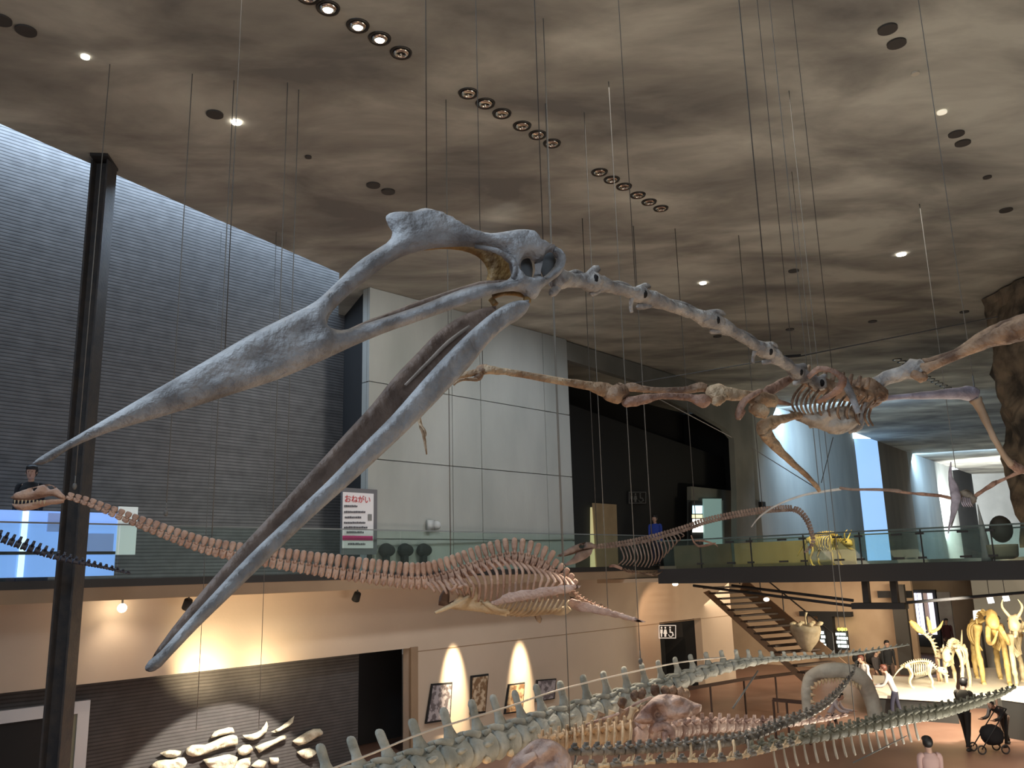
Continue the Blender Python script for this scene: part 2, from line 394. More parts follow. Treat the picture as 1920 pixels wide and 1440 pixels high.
# left doorway with a white frame
bm = BM(); tl = tof(PW(-60, 1400, 1.2)); tr = tof(PW(160, 1400, 1.2)); zt = PW(158, 1313, 1.2).z; wd = .22
rect(bm, tl, tr, zt-wd, zt, 1.12, .12); rect(bm, tr-.22, tr, 0, zt-wd, 1.12, .12)
fr = struct('door_2', bm, M_white)
bm = BM(); rect(bm, tl, tr-.22, 0, zt-wd, 1.2, .04); obj('door_leaf', bm, M_black, fr)
bm = BM(); rect(bm, tr-.62, tr-.22, 0, zt-wd, 1.15, .045); obj('side_panel', bm, mat('olive_panel', (.20, .19, .13), .6), fr)

# concrete block, made of cast panels with open joints
cA = PW(690, 900, .45); cB = PZ(1062, 636, ZC); cA.z = cB.z = 0; du = (cB-cA).normalized(); LW = (cB-cA).length; dn = Vector((-du.y, du.x, 0))
bm = BM(); xs = [0, LW*.36, LW*.50, LW*.85, LW]; zs = [4.5, 5.35, 7.35, 9.35, ZC]
for x0, x1 in zip(xs, xs[1:]):
    for z0, z1 in zip(zs, zs[1:]):
        g = .012; a = cA+du*(x0+(g if x0 else 0)); b = cA+du*(x1-(g if x1 < LW else 0))
        prism(bm, [(a.x, a.y, z0+g), (b.x, b.y, z0+g), (b.x, b.y, z1-g), (a.x, a.y, z1-g)], dn*.3)
ZB = .28
bk = cA+dn*.06; prism(bm, [(bk+du*.02)+UP*4.5, (bk+du*(LW-.02))+UP*4.5, (bk+du*(LW-.02))+UP*ZC, (bk+du*.02)+UP*ZC], Vector((-.35, 3.5, 0)))
struct('wall_concrete', bm, M_conc)
# dark recess beyond it with a sloping head, then the lit walls under the far skylights
def foot(px, py): v = PZ(px, py, ZC); v.z = 0; return v
f1 = foot(1062, 637); f2 = foot(1408, 748); f3 = foot(1600, 812); f4 = foot(1645, 827); f5 = foot(1700, 847); f6 = foot(1785, 877)
def vwall(bm, p, q, z0, z1, th=.3):
    d = (q-p).normalized(); n = Vector((-d.y, d.x, 0))
    prism(bm, [p+UP*z0, q+UP*z0, q+UP*z1, p+UP*z1], n*th)
def onwall(p, q, px, py):
    d = (q-p).normalized(); n = Vector((-d.y, d.x, 0)); return PP(px, py, p, n)
dG = (f2-f1).normalized(); nG = Vector((-dG.y, dG.x, 0))
G = lambda px, py, o=0: PP(px, py, f1+nG*o, nG)
bm = BM()
outer = [(1062, 640), (1408, 748), (1422, 1078), (1382, 1078), (1381, 922), (1376, 822), (1360, 803), (1300, 768), (1192, 714), (1062, 674)]
prism(bm, [G(*p) for p in outer], nG*.25); struct('wall_bulkhead', bm, M_concg)
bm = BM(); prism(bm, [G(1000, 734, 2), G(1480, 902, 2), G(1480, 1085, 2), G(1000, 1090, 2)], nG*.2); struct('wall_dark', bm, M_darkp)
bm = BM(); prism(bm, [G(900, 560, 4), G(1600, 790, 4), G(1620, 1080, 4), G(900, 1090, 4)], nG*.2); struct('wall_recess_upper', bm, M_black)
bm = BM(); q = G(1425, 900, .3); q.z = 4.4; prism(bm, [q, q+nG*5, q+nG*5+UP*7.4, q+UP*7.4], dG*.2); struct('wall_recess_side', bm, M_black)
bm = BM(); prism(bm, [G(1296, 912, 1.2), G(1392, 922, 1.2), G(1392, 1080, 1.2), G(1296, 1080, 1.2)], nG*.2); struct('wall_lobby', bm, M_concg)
bm = BM(); vwall(bm, f2, f3, 4.2, ZC+.0); struct('wall_right', bm, M_conc)
bm = BM(); vwall(bm, f3, f4, 4.2, ZC, .3); struct('window_1', bm, mat('window_glow', (.3, .5, .8), .4, emit=(.33, .58, .95), estr=.75))
bm = BM(); vwall(bm, f4, f5, 4.2, ZC, .3); struct('wall_pier', bm, mat('brown_pier', (.19, .15, .11), .8, (.24, .19, .14), 1, stretch=(1, 1, .1)))
bm = BM(); vwall(bm, f5, f6, 4.2, ZC, .3); struct('wall_far', bm, M_conc)
bm = BM(); vwall(bm, f6, foot(1822, 889), 3, ZC, .3); struct('wall_corner', bm, M_black)
M_rockw = mat('grey_rock', (.38, .38, .36), .9, (.60, .60, .57), .25, 1.0, .5, detail=8)
p6 = foot(1815, 889); bm = BM(); rp = [P(1760, 890, p6.y), P(2400, 875, p6.y), P(2400, 1400, p6.y), P(1760, 1400, p6.y)]
prism(bm, rp, (0, .5, 0)); struct('wall_back', bm, M_rockw)
# skylight panels glimpsed at the top of the lit walls
M_sky = mat('skylight_glass', (.8, .9, 1), .3, emit=(.75, .9, 1), estr=2.2)
for k, tri in enumerate([[(1600, 810), (1633, 822), (1601, 822)], [(1778, 872), (1797, 880), (1778, 882)]]):
    yy = (f3 if k == 0 else f6).y-.25
    bm = BM(); prism(bm, [P(x, y, yy) for x, y in tri], (0, .1, 0)); struct('window_%d' % (k+2), bm, M_sky)
# glowing panel built in place of the blue reflection in the gallery glass
OB = .16
def bp_(bm, x0, x1, y0, y1, o, th_=.04):
    t0, t1 = tof(PW(x0, 1000, o)), tof(PW(x1, 1000, o)); m_ = (x0+x1)/2; rect(bm, t0, t1, PW(m_, y1, o).z, PW(m_, y0, o).z, o, th_)
wo = thing('glass_reflection', 'glowing blue panel standing in for the reflection in the gallery glass at the left edge', 'panel', LT(tof(PW(90, 1000, OB)), OB, ZS))
bm = BM(); bp_(bm, -60, 219, 958, 1082, OB, .06); obj('reflected_blue', bm, mat('reflection_blue', (.2, .4, .8), .3, (.16, .27, .5), .6, emit=(.20, .36, .80), estr=.8), wo)
bm = BM(); bp_(bm, 40, 51, 958, 1082, OB-.03); obj('reflected_mullion', bm, mat('reflection_bright', (.8, .9, 1), .4, emit=(.7, .85, 1), estr=1.0), wo)
bm = BM(); bp_(bm, 220, 256, 950, 1040, OB-.03); obj('reflected_pale', bm, mat('reflection_pale', (.7, .75, .75), .6, emit=(.6, .7, .72), estr=.35), wo)
bm = BM(); bp_(bm, 88, 126, 962, 997, OB-.03); bp_(bm, 130, 214, 1000, 1040, OB-.03); obj('reflected_dark', bm, mat('reflection_dark', (.2, .25, .4), .5, emit=(.13, .20, .42), estr=.7), wo)
bm = BM(); bp_(bm, -60, 219, 1034, 1040, OB-.035); obj('reflected_bar', bm, M_steel, wo)
# bridge along N, leaving the gallery edge
BA = P(1233, 1067, 27); BA.z = 0
def BR(s, o, z): v = BA + N*s + A*o; v.z = z; return v
PB = lambda px, py, o=0: PP(px, py, BA+A*o, A)
zt_ = PB(1560, 1061).z; zb_ = PB(1560, 1091).z; sE = 13
root = thing('footbridge', 'dark steel footbridge crossing the hall at gallery level', 'bridge', BR(0, 1.5, zb_))
bm = BM(); prism(bm, [BR(0, .1, zt_-.12), BR(sE, .1, zt_-.12), BR(sE, 3, zt_-.12), BR(0, 3, zt_-.12)], (0, 0, .12)); obj('deck', bm, M_darkp, root)
bm = BM(); prism(bm, [BR(0, 0, zb_), BR(sE, 0, zb_), BR(sE, 0, zt_+.02), BR(0, 0, zt_+.02)], A*.14); obj('girder', bm, M_steel, root)
bm = BM(); prism(bm, [BR(0, 2.9, zb_), BR(sE, 2.9, zb_), BR(sE, 2.9, zt_+.02), BR(0, 2.9, zt_+.02)], A*.14); obj('girder', bm, M_steel, root)
for q, (ax_, ay_, bx_, by_) in enumerate([(1622, 1086, 1627, 1140), (1675, 1086, 1681, 1140)]):
    bm = BM(); beam(bm, PB(ax_, ay_, .8), PB(bx_, by_, .8), .16, .16); obj('hanger', bm, M_steel, root)
bm = BM(); beam(bm, PB(1600, 1136, .8), PB(1700, 1136, .8), .3, .16); obj('cross_beam', bm, M_steel, root)
for (ax_, ay_, bx_, by_) in [(1372, 1098, 1600, 1126), (1300, 1098, 1598, 1136), (1700, 1130, 1960, 1108)]:
    bm = BM(); cyl(bm, PB(ax_, ay_, .8), PB(bx_, by_, .8), .04, 8); obj('tie_rod', bm, M_steel, root)
# gallery and bridge balustrades
M_glass = glassmat('railing_glass', (.90, .96, .94), .04, .985)
rail_z = PW(300, 985, .05).z
gr = thing('glass_balustrade', 'long clear glass balustrade with a thin rail along the brick-walled gallery', 'railing', LT(8, .05, ZS))
bm = BM(); beam(bm, LT(-12, .05, rail_z), LT(TB, .05, rail_z), .035, .03); obj('handrail', bm, mat('rail_grey', (.30, .33, .34), .35, metal=.4), gr)
t = -12.
while t < TB-.1:
    e = min(t+1.75, TB); bm = BM(); rect(bm, t+.01, e-.01, ZS, rail_z-.02, .05, .012); obj('glass_pane', bm, M_glass, gr); t = e
br = thing('glass_balustrade', 'glass balustrade with dark posts and clips on the near side of the footbridge', 'railing', BR(6, .05, zt_))
zr0 = PB(1560, 999).z
bm = BM(); beam(bm, BR(0, .05, zr0), BR(sE, .05, zr0), .05, .04); obj('handrail', bm, mat('rail_green', (.12, .16, .15), .35, metal=.3), br)
sp_ = [((PB(px, 1030)-BA).dot(N)) for px in (1240, 1310, 1405, 1505, 1611, 1727, 1860)]+[sE]
for s0, s1 in zip(sp_, sp_[1:]):
    bm = BM(); prism(bm, [BR(s0+.02, .05, zt_), BR(s1-.02, .05, zt_), BR(s1-.02, .05, zr0-.03), BR(s0+.02, .05, zr0-.03)], A*.014); obj('glass_pane', bm, M_glass, br)
for s0 in sp_[1:-1]:
    bm = BM(); box(bm, BR(s0, .1, (zt_+zr0)/2), .025, .05, zr0-zt_, N); obj('post', bm, M_steel, br)
    for z in (zt_+.15, zr0-.12):
        bm = BM(); box(bm, BR(s0, .03, z), .2, .04, .05, N); obj('clip', bm, M_steel, br)
for s0, s1 in zip(sp_[1:], sp_[2:]):
    for z in (zt_+.15, zr0-.12):
        bm = BM(); box(bm, BR((s0+s1)/2+.2, .03, z), .26, .04, .05, N); obj('clip', bm, M_steel, br)
b2 = thing('glass_balustrade', 'glass balustrade on the far side of the footbridge', 'railing', BR(6, 2.9, zt_))
bm = BM(); beam(bm, BR(1, 2.9, zr0), BR(sE+3, 2.9, zr0), .05, .04); obj('handrail', bm, MATS['rail_green'], b2)
bm = BM(); prism(bm, [BR(1, 2.9, zt_), BR(sE, 2.9, zt_), BR(sE, 2.9, zr0-.03), BR(1, 2.9, zr0-.03)], A*.014); obj('glass_pane', bm, M_glass, b2)
# oak panels on the landing behind the bridge
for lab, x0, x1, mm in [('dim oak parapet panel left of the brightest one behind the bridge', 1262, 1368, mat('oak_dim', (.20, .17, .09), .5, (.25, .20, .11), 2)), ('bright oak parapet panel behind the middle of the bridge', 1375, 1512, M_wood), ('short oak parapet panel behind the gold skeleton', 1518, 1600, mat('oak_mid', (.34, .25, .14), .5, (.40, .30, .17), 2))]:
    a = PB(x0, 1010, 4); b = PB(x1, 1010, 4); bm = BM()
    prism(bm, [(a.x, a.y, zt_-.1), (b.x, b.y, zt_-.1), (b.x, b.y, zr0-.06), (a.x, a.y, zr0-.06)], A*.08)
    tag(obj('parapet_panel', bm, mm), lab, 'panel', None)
# tall dark steel column in front of the gallery
cx = PZ(205, 291, ZC)
cx = P(196, 300, cx.y+.2)
def colbox(bm, x, y, w_, d_, z0, z1): box(bm, (x, y, (z0+z1)/2), w_, d_, z1-z0, Vector((1, 0, 0)))
cr = thing('steel_column', 'tall dark steel column rising past the gallery to the ceiling', 'column', (cx.x, cx.y, 0))
bm = BM()
for dx in (-.14, .14): colbox(bm, cx.x+dx, cx.y, .03, .34, 0, ZC-.06)
colbox(bm, cx.x, cx.y, .26, .03, 0, ZC-.06)
obj('shaft', bm, M_steel2, cr)
bm = BM(); box(bm, (cx.x, cx.y, ZC-.03), .3, .6, .05, Vector((1, .15, 0))); obj('cap_plate', bm, M_steel, cr)
# rock pillar at the right edge
def rockcol(name, x0, x1, y0, y1, z0, z1, m, n=26, amp=.28):
    bm = BM(); rings = []; nz = int((z1-z0)/.22)
    for i in range(nz+1):
        z = z0+(z1-z0)*i/nz; ring = []
        for k in range(n*2):
            a = 2*math.pi*k/(n*2); c, s = math.cos(a), math.sin(a); q = max(abs(c), abs(s))
            v = Vector(((x0+x1)/2+c/q*(x1-x0)/2*.97, (y0+y1)/2+s/q*(y1-y0)/2*.97, z))
            cell = noise.cell(v*1.1)*.0+noise.voronoi(v*.9)[0][0]; h = amp*(noise.noise(v*.8)+.6*noise.noise(v*2.3))+amp*.7*min(.5, cell)
            ring.append(bm.verts.new(v+Vector((c, s, 0))*h))
        rings.append(ring)
    for a, b in zip(rings, rings[1:]):
        for k in range(n*2): bm.faces.new((a[k], a[(k+1) % (n*2)], b[(k+1) % (n*2)], b[k]))
    bm.faces.new(rings[0][::-1]); bm.faces.new(rings[-1]); return obj(name, bm, m)
M_rock = mat('brown_rock', (.05, .04, .03), .9, (.24, .18, .12), 1.6, 1.0, 3, detail=8, lo=.38, hi=.62)
rp = PZ(1862, 462, ZC)
tag(rockcol('rock_pillar', rp.x+2.0, rp.x+5.2, 21.2, 24, zt_+.35, ZC-.05, M_rock), 'massive cracked brown rock pillar at the right edge', 'pillar')

# ---------------------------------------------------------------- far side of the lower hall
LB = BA + A*15; PL = lambda px, py, o=0: PP(px, py, LB+A*o, A)
def lw(bm, x0, x1, ytop, o=0, ybot=None, th=.2):
    a = PL(x0, 1200, o); b = PL(x1, 1200, o); z1 = PL((x0+x1)/2, ytop, o).z; z0 = 0 if ybot is None else PL((x0+x1)/2, ybot, o).z
    prism(bm, [(a.x, a.y, z0), (b.x, b.y, z0), (b.x, b.y, z1), (a.x, a.y, z1)], A*th)
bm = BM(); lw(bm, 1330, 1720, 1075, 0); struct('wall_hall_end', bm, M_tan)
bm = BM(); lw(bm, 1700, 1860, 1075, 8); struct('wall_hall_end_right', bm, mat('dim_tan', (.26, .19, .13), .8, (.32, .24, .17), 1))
bm = BM(); lw(bm, 1835, 2100, 1075, 3); struct('wall_rock', bm, M_rockw)
bm = BM(); prism(bm, [BR(-4, 0, 4.0), BR(40, 16, 4.0), BR(40, 60, 4.0), BR(-4, 60, 4.0)], (0, 0, .12)); struct('ceiling_lower', bm, M_tan)
bm = BM(); lw(bm, 1680, 1706, 1096, -1); struct('wall_pillar', bm, mat('dark_pillar', (.05, .045, .04), .7))
bm = BM(); lw(bm, 1655, 1720, 1108, -.6, 1121, .1); struct('trim_5', bm, M_black)
# black portal with lit cases on both sides
bm = BM(); lw(bm, 1503, 1600, 1147, -.5, 1156, .3); struct('trim_6', bm, M_black)
bm = BM(); lw(bm, 1537, 1564, 1156, -.5, None, .3); struct('door_3', bm, M_black)
# ================================================================ giant pterosaur skeleton hung across the hall
B_grey = mat('grey_bone', (.22, .215, .22), .65, (.46, .46, .475), 5, .8, 14, detail=10, lo=.36, hi=.62)
B_brown = mat('brown_bone', (.12, .065, .04), .6, (.42, .27, .17), 4.5, .9, 16, detail=8, lo=.4, hi=.62)
B_warm = mat('warm_bone', (.30, .18, .10), .6, (.58, .42, .27), 5, .9, 20, detail=8, lo=.4, hi=.6)
B_red = mat('reddish_bone', (.22, .12, .085), .6, (.42, .25, .18), 6, .8, 20, detail=8, lo=.4, hi=.6)
B_neck = mat('neck_bone', (.30, .28, .27), .6, (.56, .52, .48), 7, .9, 18, detail=8, lo=.4, hi=.62)
B_inner = mat('amber_inner_bone', (.12, .06, .02), .6, (.42, .25, .08), 6, .5, 18)
B_dkjaw = mat('jaw_groove', (.10, .065, .05), .6, (.20, .14, .11), 7, .6, 16)
B_lav = mat('lavender_bone', (.30, .27, .33), .6, (.50, .46, .55), 6, .4, 20)
M_hole = mat('hollow', (.012, .010, .010), .9)
PT = thing('pterosaur_skeleton', 'giant long-beaked pterosaur skeleton hanging across the hall with wings spread', 'skeleton', P(1550, 740, 6.4))
# depth of the skull plane: the beak tip reaches towards us
def SY(x): return 3.75 + 1.0*(x-60)/1000
sk = lambda x, y: P(x, y, SY(x))
a_, b_, c_ = sk(300, 800), sk(900, 500), sk(600, 900); SN = (b_-a_).cross(c_-a_).normalized()
if SN.y > 0: SN = -SN
outer = [(60, 869), (75, 857), (130, 825), (200, 784), (270, 743), (350, 697), (420, 656), (475, 624), (540, 592), (590, 566), (628, 532), (670, 492), (705, 468), (732, 448), (735, 432), (726, 418), (724, 405), (745, 397), (772, 397), (798, 390), (826, 398), (856, 412), (884, 428), (920, 437), (948, 434), (975, 430), (1003, 434), (1016, 450), (1040, 460), (1057, 476), (1060, 492), (1052, 512), (1030, 530), (1016, 541), (1004, 560), (990, 560), (975, 548), (935, 549), (895, 562), (840, 583), (780, 604), (720, 625), (660, 650), (600, 678), (520, 712), (440, 738), (360, 764), (280, 788), (200, 812), (130, 842), (80, 871)]
fen = [(612, 612), (618, 592), (640, 566), (672, 538), (712, 506), (752, 482), (800, 468), (848, 463), (895, 464), (930, 472), (950, 488), (959, 508), (955, 522), (938, 529), (900, 533), (850, 548), (790, 572), (730, 592), (680, 608), (640, 619)]
ant = [(978, 490), (990, 484), (1000, 490), (1003, 508), (999, 521), (985, 516), (977, 503)]
orb = [(1022, 478), (1032, 473), (1042, 480), (1041, 494), (1030, 510), (1017, 521), (1014, 512), (1017, 495)]
def th(x, y):
    if x < 620: return .035 + .085*max(0, (x-60)/560)
    return .085 if y < 540 else .06
bm = BM(); inflate(bm, outer, [fen, ant, orb], sk, SN, th, 26, 10, 3, .12)
obj('skull', bm, B_grey, PT, True)
# far side of the skull, seen through the opening
far = lambda x, y: P(x, y, SY(x)+.30)
bm = BM(); inflate(bm, [(760, 462), (830, 452), (900, 450), (950, 456), (978, 496), (978, 535), (930, 540), (912, 532), (915, 512), (908, 494), (893, 480), (865, 470), (825, 467), (780, 470)], [], far, SN, .03, 12, 8, 2)
obj('far_skull_wall', bm, B_inner, PT, True)['label'] = 'amber brown inner wall of the skull'
bm = BM(); ptube(bm, [(640, 628, SY(640)+.15, 5), (720, 598, SY(720)+.25, 9), (800, 568, SY(800)+.3, 9), (900, 536, SY(900)+.3, 8), (960, 530, SY(960)+.25, 6)]); obj('far_cheek_bar', bm, B_dkjaw, PT, True)['label'] = 'dark brown far cheek bar'
bm = BM(); ptube(bm, [(890, 462, SY(890)-.03, 4), (930, 470, SY(930)-.05, 6), (960, 488, SY(960)-.05, 6), (966, 505, SY(966)-.05, 5), (962, 522, SY(962)-.05, 4)]); obj('orbital_ridge', bm, B_grey, PT, True)
bm = BM(); ball(bm, P(985, 505, SY(985)+.10), .045, .02, .09); ball(bm, P(1028, 497, SY(1028)+.10), .05, .02, .1); obj('braincase', bm, mat('slate_inner', (.12, .13, .14), .8), PT, True)['label'] = 'dark slate inner braincase'
bm = BM()
ptube(bm, [(925, 556, 4.72, 5), (950, 548, 4.76, 6), (985, 552, 4.72, 8), (988, 566, 4.68, 8)]); ptube(bm, [(920, 560, 4.8, 6), (930, 572, 4.8, 7)]); obj('jaw_joint', bm, B_inner, PT, True)['label'] = 'amber jaw joint'
# lower jaw: near ramus and far ramus meeting towards the tip
def JY(x): return 3.1 + 1.5*(x-275)/715
jk = lambda x, y: P(x, y, JY(x))
near = [(274, 1258), (272, 1250), (300, 1222), (345, 1172), (402, 1110), (464, 1044), (540, 972), (614, 902), (676, 838), (734, 780), (792, 714), (838, 664), (885, 618), (927, 584), (960, 566), (992, 562), (990, 580), (974, 598), (948, 614), (914, 646), (880, 688), (840, 730), (792, 780), (732, 838), (662, 902), (588, 968), (506, 1046), (434, 1116), (372, 1176), (322, 1228), (290, 1258)]
bm = BM(); inflate(bm, near, [], jk, SN, lambda x, y: .03+.025*(x-275)/700, 9, 8, 3, .1); obj('lower_jaw', bm, B_grey, PT, True)
farj = [(276, 1250), (298, 1212), (374, 1114), (443, 1035), (522, 950), (592, 874), (652, 808), (698, 758), (738, 708), (782, 662), (824, 620), (866, 592), (905, 578), (930, 573), (930, 592), (896, 628), (856, 668), (815, 712), (765, 762), (715, 812), (655, 870), (575, 950), (495, 1032), (415, 1118), (330, 1210)]
bm = BM(); inflate(bm, farj, [], lambda x, y: P(x, y, JY(x)+.05+.08*(x-275)/650), SN, .03, 14, 9, 3); obj('far_jaw_ramus', bm, B_dkjaw, PT, True)['label'] = 'dark brown grooved far jaw half'
bm = BM(); ptube(bm, [(760, 722, JY(760)+.02, 2.5), (800, 682, JY(800)+.03, 3.5), (840, 642, JY(840)+.03, 4), (880, 612, JY(880)+.03, 3)]); obj('jaw_ridge', bm, mat('ridge_bone', (.22, .18, .15), .6, (.34, .28, .24), 6), PT, True)
# neck: long cervical vertebrae
nk = [(1040, 522, 4.85), (1118, 530, 5.05), (1210, 556, 5.35), (1347, 606, 5.75), (1445, 664, 6.1), (1500, 702, 6.35), (1540, 722, 6.5)]
hw = [22, 17, 17, 15, 15, 15]
for i in range(6):
    x0, y0, d0 = nk[i]; x1, y1, d1 = nk[i+1]; bm = BM(); r = hw[i]
    l = lambda t, dy=0, dd=0: (x0+(x1-x0)*t-dy*(y1-y0)/math.hypot(x1-x0, y1-y0), y0+(y1-y0)*t+dy*(x1-x0)/math.hypot(x1-x0, y1-y0), d0+(d1-d0)*t+dd)
    ptube(bm, [(*l(-.04), r*.7), (*l(.1), r), (*l(.35), r*.68), (*l(.65), r*.66), (*l(.88), r*1.0), (*l(1.03), r*.75)], 12, 4, 1.1, .18)
    # articular processes and the low neural ridge
    ptube(bm, [(*l(.8, -r*.5), r*.35), (*l(.95, -r*1.15), r*.38), (*l(1.04, -r*1.1), r*.2)], 7, 3)
    ptube(bm, [(*l(.12, r*.6), r*.35), (*l(-.02, r*1.25), r*.42), (*l(-.06, r*1.3), r*.15)], 7, 3)
    ptube(bm, [(*l(.3, -r*.55), r*.15), (*l(.5, -r*.75), r*.22), (*l(.7, -r*.6), r*.15)], 6, 3)
    if i in (1, 3): ptube(bm, [(*l(.75, r*.5), r*.3), (*l(.78, r*1.5), r*.22), (*l(.83, r*2.1), r*.2)], 6, 3)
    v = obj('neck_vertebra', bm, B_neck, PT, True)
    bm = BM(); q = l(.97, -r*.25, -.06); ball(bm, P(*q), r*.36*q[2]/F, .03, r*.5*q[2]/F, 10, 6); obj('foramen', bm, M_hole, v, True)
# trunk: notarium, ribs, shoulder blades, breastbone, pelvis
bm = BM(); ptube(bm, [(1500, 705, 6.5, 12), (1540, 722, 6.55, 17), (1580, 735, 6.6, 15), (1620, 742, 6.7, 17), (1655, 738, 6.8, 14)], 10, 4, 1, .3)
for k in range(8):
    x = 1512+k*16; y = 705+k*3.4
    ptube(bm, [(x, y, 6.55, 5), (x+4, y-16, 6.55, 4), (x+6, y-20, 6.55, 3)], 6, 2)
obj('backbone', bm, B_brown, PT, True)
for k in range(9):
    for dpt, sh in ((-.22, 0), (.22, 8)):
        x = 1505+k*17+sh; y = 722+k*3; bm = BM()
        ptube(bm, [(x, y, 6.55, 2.2), (x-14, y+16, 6.55+dpt*1.2, 2.6), (x-20, y+36, 6.55+dpt*1.3, 2.4), (x-12, y+56-abs(k-4), 6.55+dpt, 2)], 6, 3, 1, 0)
        obj('rib', bm, B_brown, PT, True)
bm = BM(); st = [(1478, 768), (1500, 775), (1535, 772), (1575, 762), (1600, 765), (1612, 790), (1596, 806), (1570, 815), (1540, 806), (1515, 797), (1492, 786)]
inflate(bm, st, [], lambda x, y: P(x, y, 6.35), Vector((0, -1, .3)), .06, 12, 7, 3, .6); obj('breastbone', bm, mat('mottled_bone', (.22, .18, .15), .6, (.52, .44, .36), 5, .7, 14, lo=.42, hi=.58), PT, True)
for nm, pts, m in [
    ('shoulder_blade', [(1515, 708, 6.2, 5), (1535, 692, 6.15, 6), (1562, 696, 6.1, 5), (1580, 712, 6.1, 8), (1572, 730, 6.15, 9), (1556, 742, 6.2, 7), (1532, 754, 6.25, 5)], B_red),
    ('shoulder_blade', [(1490, 706, 6.5, 6), (1462, 722, 6.35, 10), (1438, 738, 6.2, 12), (1455, 752, 6.2, 9), (1480, 758, 6.25, 5)], B_red),
    ('coracoid', [(1580, 712, 6.2, 10), (1590, 728, 6.2, 8), (1600, 750, 6.2, 7), (1610, 775, 6.2, 6)], B_grey),
    ('hip_bone', [(1596, 722, 6.7, 9), (1630, 722, 6.7, 15), (1650, 738, 6.8, 15), (1638, 756, 6.8, 12), (1612, 748, 6.7, 10)], B_brown),
    ('pubis_bone', [(1625, 752, 6.7, 8), (1618, 778, 6.6, 7), (1612, 798, 6.5, 8), (1592, 808, 6.45, 6)], B_neck),
    ('collar_strut', [(1396, 770, 6.0, 4), (1383, 782, 5.95, 8), (1392, 757, 5.95, 9), (1405, 745, 5.95, 9), (1425, 733, 6.0, 7)], B_red)]:
    bm = BM(); ptube(bm, pts, 10, 4, .6, .2); obj(nm, bm, m, PT, True)
# wing on the left: humerus, forearm pair, wrist, long metacarpal, finger
def bone(name, L, m, par=PT, seg=10, flat=1, lump=.2, lab=None):
    bm = BM(); ptube(bm, L, seg, 4, flat, lump); o = obj(name, bm, m, par, True)
    if lab: o['label'] = lab
    return o
bone('humerus', [(1452, 752, 6.15, 12), (1425, 748, 6.1, 16), (1395, 742, 6.05, 11), (1365, 738, 6.0, 13), (1345, 738, 6.0, 20), (1335, 742, 6.0, 21), (1328, 745, 6.0, 12)], B_warm)
bone('humerus_crest', [(1360, 745, 5.95, 6), (1345, 752, 5.9, 10), (1340, 760, 5.9, 6)], B_warm)
bone('ulna', [(1326, 748, 6.0, 8), (1318, 752, 5.95, 13), (1290, 745, 5.95, 7), (1240, 743, 5.9, 6), (1200, 750, 5.9, 10), (1175, 754, 5.9, 10), (1168, 752, 5.9, 5)], B_red)
bone('radius', [(1324, 728, 6.05, 8), (1312, 726, 6.05, 10), (1280, 732, 6.05, 7), (1220, 731, 6.05, 6), (1185, 726, 6.05, 9), (1172, 727, 6.05, 6)], B_brown)
bone('wrist', [(1170, 735, 5.95, 15), (1158, 738, 5.9, 19), (1145, 732, 5.9, 16), (1140, 725, 5.9, 8)], B_brown, lump=.5)
bone('wing_metacarpal', [(1150, 735, 5.9, 13), (1130, 730, 5.9, 14), (1095, 722, 5.85, 8), (1030, 711, 5.75, 7), (960, 699, 5.65, 6.5), (925, 694, 5.6, 8), (908, 693, 5.6, 10)], B_warm)
bone('knuckle', [(915, 690, 5.6, 7), (903, 694, 5.6, 9), (898, 705, 5.6, 7), (888, 712, 5.6, 4)], B_brown, lump=.5)
bone('wing_finger', [(903, 697, 5.6, 8), (870, 703, 5.6, 6), (840, 717, 5.65, 5.5), (815, 737, 5.7, 5), (780, 770, 5.8, 4.5), (740, 800, 5.9, 3)], B_warm)
for L in ([(895, 712, 5.55, 3.5), (865, 712, 5.5, 3), (850, 722, 5.5, 2)], [(783, 768, 5.75, 3), (788, 795, 5.75, 3.5), (795, 820, 5.75, 3), (800, 852, 5.75, 1.5)], [(787, 795, 5.75, 2.5), (797, 808, 5.7, 2), (798, 818, 5.7, 1.2)]):
    bone('claw_finger', L, B_warm, lump=.3)
# wing on the right side of the picture
bone('humerus', [(1640, 722, 6.8, 12), (1660, 708, 6.8, 12), (1690, 700, 6.75, 14), (1712, 692, 6.7, 20), (1728, 690, 6.7, 18)], B_neck, lump=.35)
bone('humerus_crest', [(1712, 700, 6.65, 8), (1728, 708, 6.6, 10), (1736, 704, 6.6, 5)], B_brown)
bone('ulna', [(1730, 692, 6.65, 12), (1760, 682, 6.55, 8), (1800, 664, 6.4, 9), (1850, 640, 6.2, 14), (1900, 622, 6.0, 22), (1950, 605, 5.8, 24), (1990, 595, 5.7, 15)], B_brown)
bone('radius', [(1732, 680, 6.7, 8), (1790, 662, 6.5, 7), (1850, 628, 6.3, 12), (1910, 605, 6.1, 14), (1970, 590, 5.9, 10)], B_brown)
bone('claw_finger', [(1736, 698, 6.6, 5), (1752, 690, 6.6, 4), (1770, 684, 6.6, 2)], B_brown)
